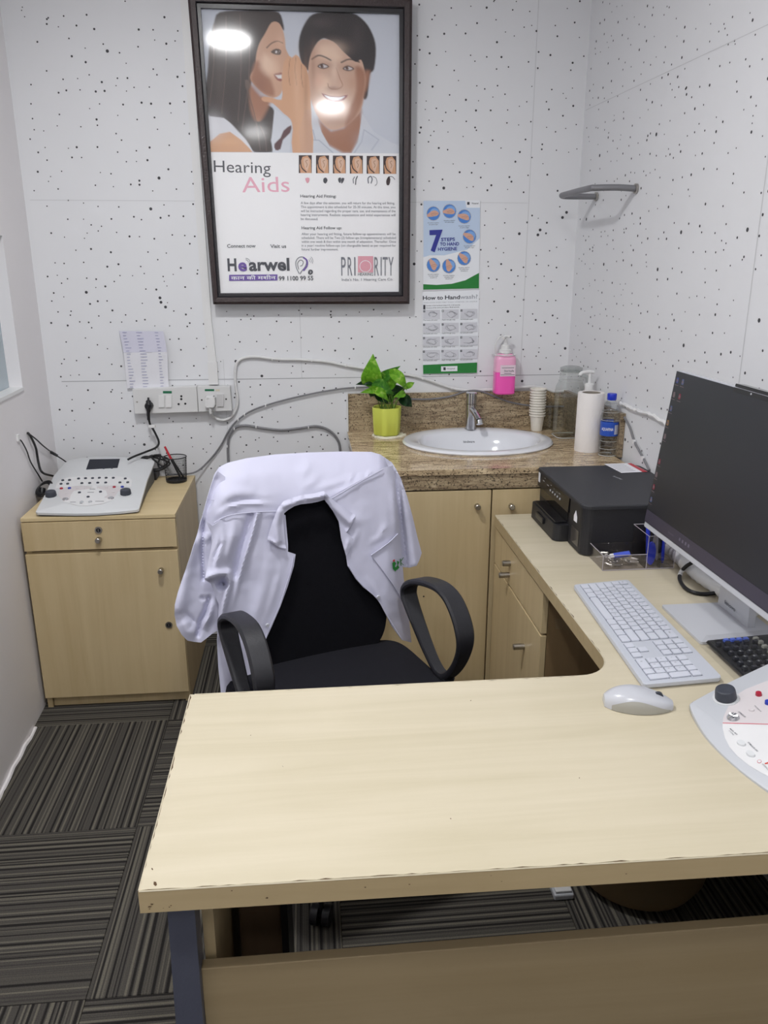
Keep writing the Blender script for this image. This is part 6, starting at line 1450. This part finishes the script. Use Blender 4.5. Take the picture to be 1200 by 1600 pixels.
for s_, x, r, w_, h_ in keys:
    u0, u1 = U0+x*UW, U0+(x+w_)*UW; v0, v1 = V0+r*VH, V0+(r+h_)*VH
    c = kq((u0+u1)/2, (v0+v1)/2); W, Hh = (u1-u0)*uu, (v1-v0)*vv_
    g = [c+udir*a*(W/2-.0004)+vdir*b*(Hh/2-.0004)+Z_*.0003 for a, b in ((-1, -1), (1, -1), (1, 1), (-1, 1))]; gapb.faces.new([gapb.verts.new(p) for p in g])
    key = (w_, h_)
    if key not in kcache:
        bm = bmesh.new(); hw, hh = W/2-.0016, Hh/2-.0016
        lp_ = [udir*a*hw+vdir*b*hh for a, b in ((-1, -.8), (-.9, -1), (.9, -1), (1, -.8), (1, .8), (.9, 1), (-.9, 1), (-1, .8))]
        prism(bm, [p+Z_*.0002 for p in lp_], [p*.965+Z_*.0026 for p in lp_]); bmesh.ops.recalc_face_normals(bm, faces=bm.faces)
        me = bpy.data.meshes.new('key'); bm.to_mesh(me); bm.free(); me.materials.append(KEYM); kcache[key] = me
    o = bpy.data.objects.new('key', kcache[key]); COL.objects.link(o); o.parent = t; o.location = c-Vector(t.location)
    if s_: text(legm, s_, c-udir*(W*.22)+vdir*(Hh*.12)+Z_*.0029, udir, -vdir, None, .0042, 0)
o = obj('key_legends', legm, GREYTXT, t, fix=False); o['kind'] = 'stuff'
obj('key_wells', gapb, KEYG, t, fix=False)['kind'] = 'stuff'

# ================================================================== MOUSE
t = empty('computer_mouse', at_z(995, 1100, zd), 'silver wireless mouse on the desk below the keyboard', 'mouse')
m0 = at_z(943, 1100, zd); m1 = at_z(1050, 1106, zd); ax = (m1-m0); ML = ax.length*1.0; ax.normalize(); bx2 = Vector((-ax.y, ax.x, 0)); mc = (m0+m1)/2+bx2*.002; 
def msurf(s_, q, k=1.0):      # s 0..1 tail (left) to nose (right), q -1..1 across
    wd = .036*(math.sin(math.pi*min(1, max(0, s_*.93+.035)))**.5)*(1.06-.14*s_)*k; hgt = .041*(math.sin(math.pi*min(1, (s_*.86+.06)))**.6)*(1-.42*s_)+.004
    return wd, hgt
bm = bmesh.new(); top = []; nS, nQ = 22, 16
for i in range(nS+1):
    s_ = i/nS; wd, hgt = msurf(s_, 0); base = mc+ax*(ML*(s_-.5)); row = []
    for j in range(nQ+1):
        a = math.pi*j/nQ; q = -math.cos(a); z = hgt*(math.sin(a)**.55)
        row.append(bm.verts.new(base+bx2*wd*q+Z_*(max(.0035, z*(1)))))
    top.append(row)
for i in range(nS):
    for j in range(nQ):
        f = bm.faces.new((top[i][j], top[i+1][j], top[i+1][j+1], top[i][j+1])); f.material_index = 1 if (j < 4 and False) else 0
cb2 = [top[i][0] for i in range(nS+1)]+[top[nS][j] for j in range(1, nQ+1)]+[top[i][nQ] for i in range(nS-1, -1, -1)]+[top[0][j] for j in range(nQ-1, 0, -1)]
lo = [bm.verts.new(Vector((v.co.x, v.co.y, zd+.0008))) for v in cb2]; n = len(cb2)
for v in top[0]+top[nS]: v.co.z = max(v.co.z, zd+.004)
for row in top:
    for v in row: v.co.z = v.co.z if v.co.z > zd else v.co.z
for i in range(n):
    if (cb2[i].co-cb2[(i+1) % n].co).length > 1e-7: bm.faces.new((cb2[i], cb2[(i+1) % n], lo[(i+1) % n], lo[i]))
bm.faces.new(lo); obj('shell', bm, SILV, t, True)
bm = bmesh.new()      # side grip panel on the near side, following the curved upper seam
g = []
for i in range(2, nS):
    s_ = i/nS; wd, hgt = msurf(s_, 0); base = mc+ax*(ML*(s_-.5)); f_ = .70*math.sin(math.pi*s_)**.6*(1.10-.35*s_); row = []
    for j in range(7):
        z = .001+hgt*f_*j/6; aa = math.asin(min(1, (max(z, .0001)/hgt)**(1/.55))); q = -math.cos(aa); row.append(bm.verts.new(base+bx2*(wd*q-.0007)+Z_*(z)))
    g.append(row)
for a, b in zip(g, g[1:]):
    for j in range(6): bm.faces.new((a[j], b[j], b[j+1], a[j+1]))
obj('side_grip', bm, mat('mouse_side', (168, 166, 158), .5), t, True)
bm = bmesh.new(); s_ = .79; wd, hgt = msurf(s_, 0); base = mc+ax*(ML*(s_-.5))+Z_*(hgt-.004)
cyl(bm, base-bx2*.0032, base+bx2*.0034, .0085, seg=20); obj('scroll_wheel', bm, DKGREY, t, True)

# ================================================================== CALCULATOR, ORGANISER, BITS
t = empty('calculator', at_z(1150, 1020, zd), 'black desk calculator in a clear plastic sleeve between keyboard and console', 'calculator')
c9z = lambda x, y, z: at_z(x/5.517+1080, y/5.517+970, z)
za = zd+.016
k0, k1, k3 = c9z(125, 165, za), c9z(660, 112, za), c9z(400, 500, za); ku = (k1-k0).normalized(); kv = (k3-k0); kv = (kv-ku*kv.dot(ku)*.55); kvl = kv.length; kv.normalize(); kul = .175
bm = bmesh.new(); q = [k0, k0+ku*kul, k0+ku*kul+kv*kvl*1.05, k0+kv*kvl*1.05]; prism(bm, [Vector((p.x, p.y, zd+.0078)) for p in q], q); bmesh.ops.bevel(bm, geom=bm.edges[:], offset=.003, segments=2, affect='EDGES'); obj('body', bm, BLKG, t)
CKM = {'b': mat('calc_blue', (84, 112, 216), .4), 'g': mat('calc_grey', (176, 176, 166), .4), 'k': mat('calc_key', (30, 32, 42), .35)}
lb = bmesh.new()
def ckey(px_, py_, m_, s_, w_=.0125, h_=.010):
    c = c9z(px_, py_, za); L = [c+ku*a*w_/2+kv*b*h_/2 for a, b in ((-1, -.7), (-.8, -1), (.8, -1), (1, -.7), (1, .7), (.8, 1), (-.8, 1), (-1, .7))]
    bm = bmesh.new(); prism(bm, L, [p.lerp(c, .12)+Z_*.005 for p in L]); obj('key', bm, CKM[m_], t)
    if s_: text(lb, s_, c-ku*.003+kv*.002+Z_*.0054, ku, -kv, None, .0045, 0, .02)
for i, x in enumerate((300, 356, 412, 470)): ckey(x, 176-i*4, 'b', '')
for i, (x, y) in enumerate(((556, 160), (596, 190), (632, 228), (668, 264))): ckey(x, y, 'g', '')
for r, (x0, y0) in enumerate(((235, 205), (305, 243), (345, 283), (385, 328), (425, 372), (462, 412))):
    for i in range(5):
        x = x0+i*80; y = y0-i*5
        if x < 700 and not (r < 2 and x > 560): ckey(x, y, 'k', '789-%'[i] if r == 2 else ('456x/'[i] if r == 3 else ('123+='[i] if r == 4 else ('0.=+ '[i] if r == 5 else ''))))
obj('key_legends', lb, WPL, t, fix=False)['kind'] = 'stuff'
bm = bmesh.new(); q = [k0-ku*.012-kv*.004, k0+ku*(kul+.01)-kv*.004, k0+ku*(kul+.01)+kv*(kvl*1.05+.01), k0-ku*.014+kv*(kvl*1.05+.012)]; G = []
for i in range(15):
    G.append([bm.verts.new(q[0].lerp(q[3], i/14).lerp(q[1].lerp(q[2], i/14), j/14)+Z_*(.0085+.0022*noise.noise(Vector((i*.5, j*.5, 3))))) for j in range(15)])
for i in range(14):
    for j in range(14): bm.faces.new((G[i][j], G[i+1][j], G[i+1][j+1], G[i][j+1]))
for i in range(15): G[i][0].co.z = zd+.002
obj('plastic_sleeve', bm, clear('sleeve', (.93, .93, .93), .12, refl=.8), t, True, fix=False)

t = empty('desk_organizer', at_z(980, 880, zd), 'clear acrylic desk organiser beside the printer holding clips and pens', 'organizer')
O0 = at_z(937, 893.5, zd); O1 = at_z(1042, 888, zd); O2_ = at_z(918, 869, zd); oy = .115
x0, y0 = .800, 2.004; x1 = x0+.125; x2 = x0+.205
bm = bmesh.new()
def wallb(bm, xa, xb, ya, yb, h, z0=.0015): box(bm, xa, xb, ya, yb, zd+z0, zd+h)
th_ = .002
wallb(bm, x0, x1, y0, y0+th_, .045); wallb(bm, x0, x0+th_, y0+th_, y0+.105, .045); wallb(bm, x0, x2, y0+.105, y0+.107, .045); wallb(bm, x0+th_, x2-th_, y0+th_, y0+.1045, .003, .001)
obj('tray', bm, ACRY, t, fix=True)
bm = bmesh.new(); RM = mat('acrylic_glint', (176, 170, 178), .2)  # pale rods along the rims paint the bright edge highlights of clear acrylic
def edge(*P): tube(bm, [Vector(p) for p in P], .0011, 4, k=0)
edge((x0, y0, zd+.045), (x1, y0, zd+.045)); edge((x0, y0, zd+.045), (x0, y0+.105, zd+.045)); edge((x0, y0, zd+.002), (x0, y0, zd+.045)); edge((x0, y0, zd+.002), (x2, y0, zd+.002))
edge((x1, y0, zd+.002), (x1, y0, zd+.098), (x2, y0, zd+.098), (x2, y0, zd+.002)); edge((x1, y0, zd+.098), (x1, y0+.105, zd+.098)); edge((x1+.041, y0, zd+.09), (x1+.041, y0+.1, zd+.09)); edge((x1, y0+.107, zd+.098), (x2, y0+.107, zd+.098))
obj('edge_glint', bm, RM, t)
bm = bmesh.new(); wallb(bm, x1, x2, y0, y0+th_, .098); wallb(bm, x1, x1+th_, y0+.0025, y0+.1045, .098); wallb(bm, x2-th_, x2, y0+.0025, y0+.1045, .098); wallb(bm, x1+.04, x1+.042, y0+.0025, y0+.1045, .09); wallb(bm, x1+.003, x2-.003, y0+.1075, y0+.109, .098)
obj('pen_compartment', bm, ACRY, t, fix=True)
rr = random.Random(14); bm = bmesh.new()
for k in range(46):
    c = Vector((rr.uniform(x0+.014, x1-.014), rr.uniform(y0+.014, y0+.09), zd+.005+rr.random()*.018)); a = rr.uniform(0, 6.3); d = Vector((math.cos(a), math.sin(a), rr.uniform(-.2, .2))).normalized(); e = d.cross(Z_).normalized()
    tube(bm, [c-d*.011+e*.003, c+d*.009+e*.003, c+d*.012, c+d*.009-e*.003, c-d*.010-e*.003, c-d*.012, c-d*.006+e*.0015, c+d*.004+e*.0015], .0006, 4, k=2)
o = obj('paper_clips', bm, STEEL, None); tag(o, 'pile of steel paper clips in the acrylic organiser tray', 'paper clips', kind='stuff'); origin_to(o, (x0+.06, y0+.05, zd+.005))
bm = bmesh.new(); rr = random.Random(2)
for k in range(14):
    c = Vector((rr.uniform(x1+.05, x2-.012), rr.uniform(y0+.012, y0+.08), zd+.005+rr.random()*.02)); d = Vector((rr.uniform(-1, 1), rr.uniform(-1, 1), rr.uniform(-.4, .4))).normalized(); tube(bm, [c-d*.009, c+d*.009], .0011, 5, k=0)
o = obj('pins', bm, STEEL, None); tag(o, 'loose metal pins in the back compartment of the acrylic organiser', 'pins', kind='stuff'); origin_to(o, (x1+.06, y0+.05, zd+.005))
# blue and white eraser stick lying across the clips
t = empty('eraser', (x0+.06, y0+.04, zd+.035), 'blue sleeved white eraser lying on the clips in the organiser', 'eraser')
e0 = Vector((x0+.030, y0+.03, zd+.031)); e1 = Vector((x0+.088, y0+.035, zd+.036)); d = (e1-e0)
bm = bmesh.new(); tube(bm, [e0, e0+d*.2], .008, 4, k=0); obj('rubber', bm, WPL, t); bm = bmesh.new(); tube(bm, [e0+d*.18, e1], .0088, 4, k=0); obj('sleeve', bm, mat('sleeve_blue', (76, 96, 206), .4), t)
pen((x1+.018, y0+.03, zd+.006), (x1+.013, y0+.045, zd+.128), .0055, BLUE, BLUE, 'thick blue marker standing nearest the printer in the organiser', .35, 'marker', 'marker')
t = empty('scissors', (x1+.03, y0+.02, zd+.01), 'scissors with long blue handle standing point up in the organiser', 'scissors')
bm = bmesh.new(); P = [(x1+.020+.013*math.cos(a)*(1 if a else 1), y0+.018, zd+.040+.034*math.sin(a)) for a in [2*math.pi*i/16 for i in range(16)]]; prism(bm, P, [(x, y+.007, z) for x, y, z in P]); obj('handle', bm, BLUE, t, True)
bm = bmesh.new(); prism(bm, [(x1+.022, y0+.020, zd+.072), (x1+.030, y0+.020, zd+.072), (x1+.031, y0+.020, zd+.135), (x1+.027, y0+.020, zd+.135)], [(x1+.022, y0+.023, zd+.072), (x1+.030, y0+.023, zd+.072), (x1+.031, y0+.023, zd+.135), (x1+.027, y0+.023, zd+.135)]); obj('blade', bm, STEEL, t)
pen((x1+.060, y0+.03, zd+.006), (x1+.066, y0+.05, zd+.115), .0045, BLUE, BLUE, 'blue pen in the back compartment of the organiser', .35)
pen((x1+.052, y0+.05, zd+.006), (x1+.048, y0+.06, zd+.112), .004, WPL2, WPL2, 'pale pen in the back compartment of the organiser', .35)

# ================================================================== UNDER THE DESK
fp = at_z(950, 1390, 0.03)
t = empty('waste_bin', (.84, 1.66, 0), 'round brown waste bin in the shade under the desk', 'waste bin')
bm = bmesh.new(); lathe(bm, [(.10, .0), (.155, .012), (.175, .05), (.19, .26), (.193, .265), (.188, .265), (.170, .05), (.10, .015)], (.84, 1.70, 0), 40, cap0=True, cap1=True); obj('body', bm, mat('bin_brown', (120, 98, 66), .5), t, True)
t = empty('foot_pedal', (.60, 1.64, 0), 'small grey foot switch on the carpet under the desk', 'foot switch')
p = at_z(880, 1392, .02); bm = bmesh.new(); box(bm, p.x-.026, p.x+.026, p.y-.012, p.y+.06, .001, .018, bev=.004); obj('base', bm, GPL2, t)
bm = bmesh.new(); box(bm, p.x-.021, p.x+.021, p.y-.006, p.y+.05, .019, .025, bev=.002); obj('pad', bm, WPL2, t)
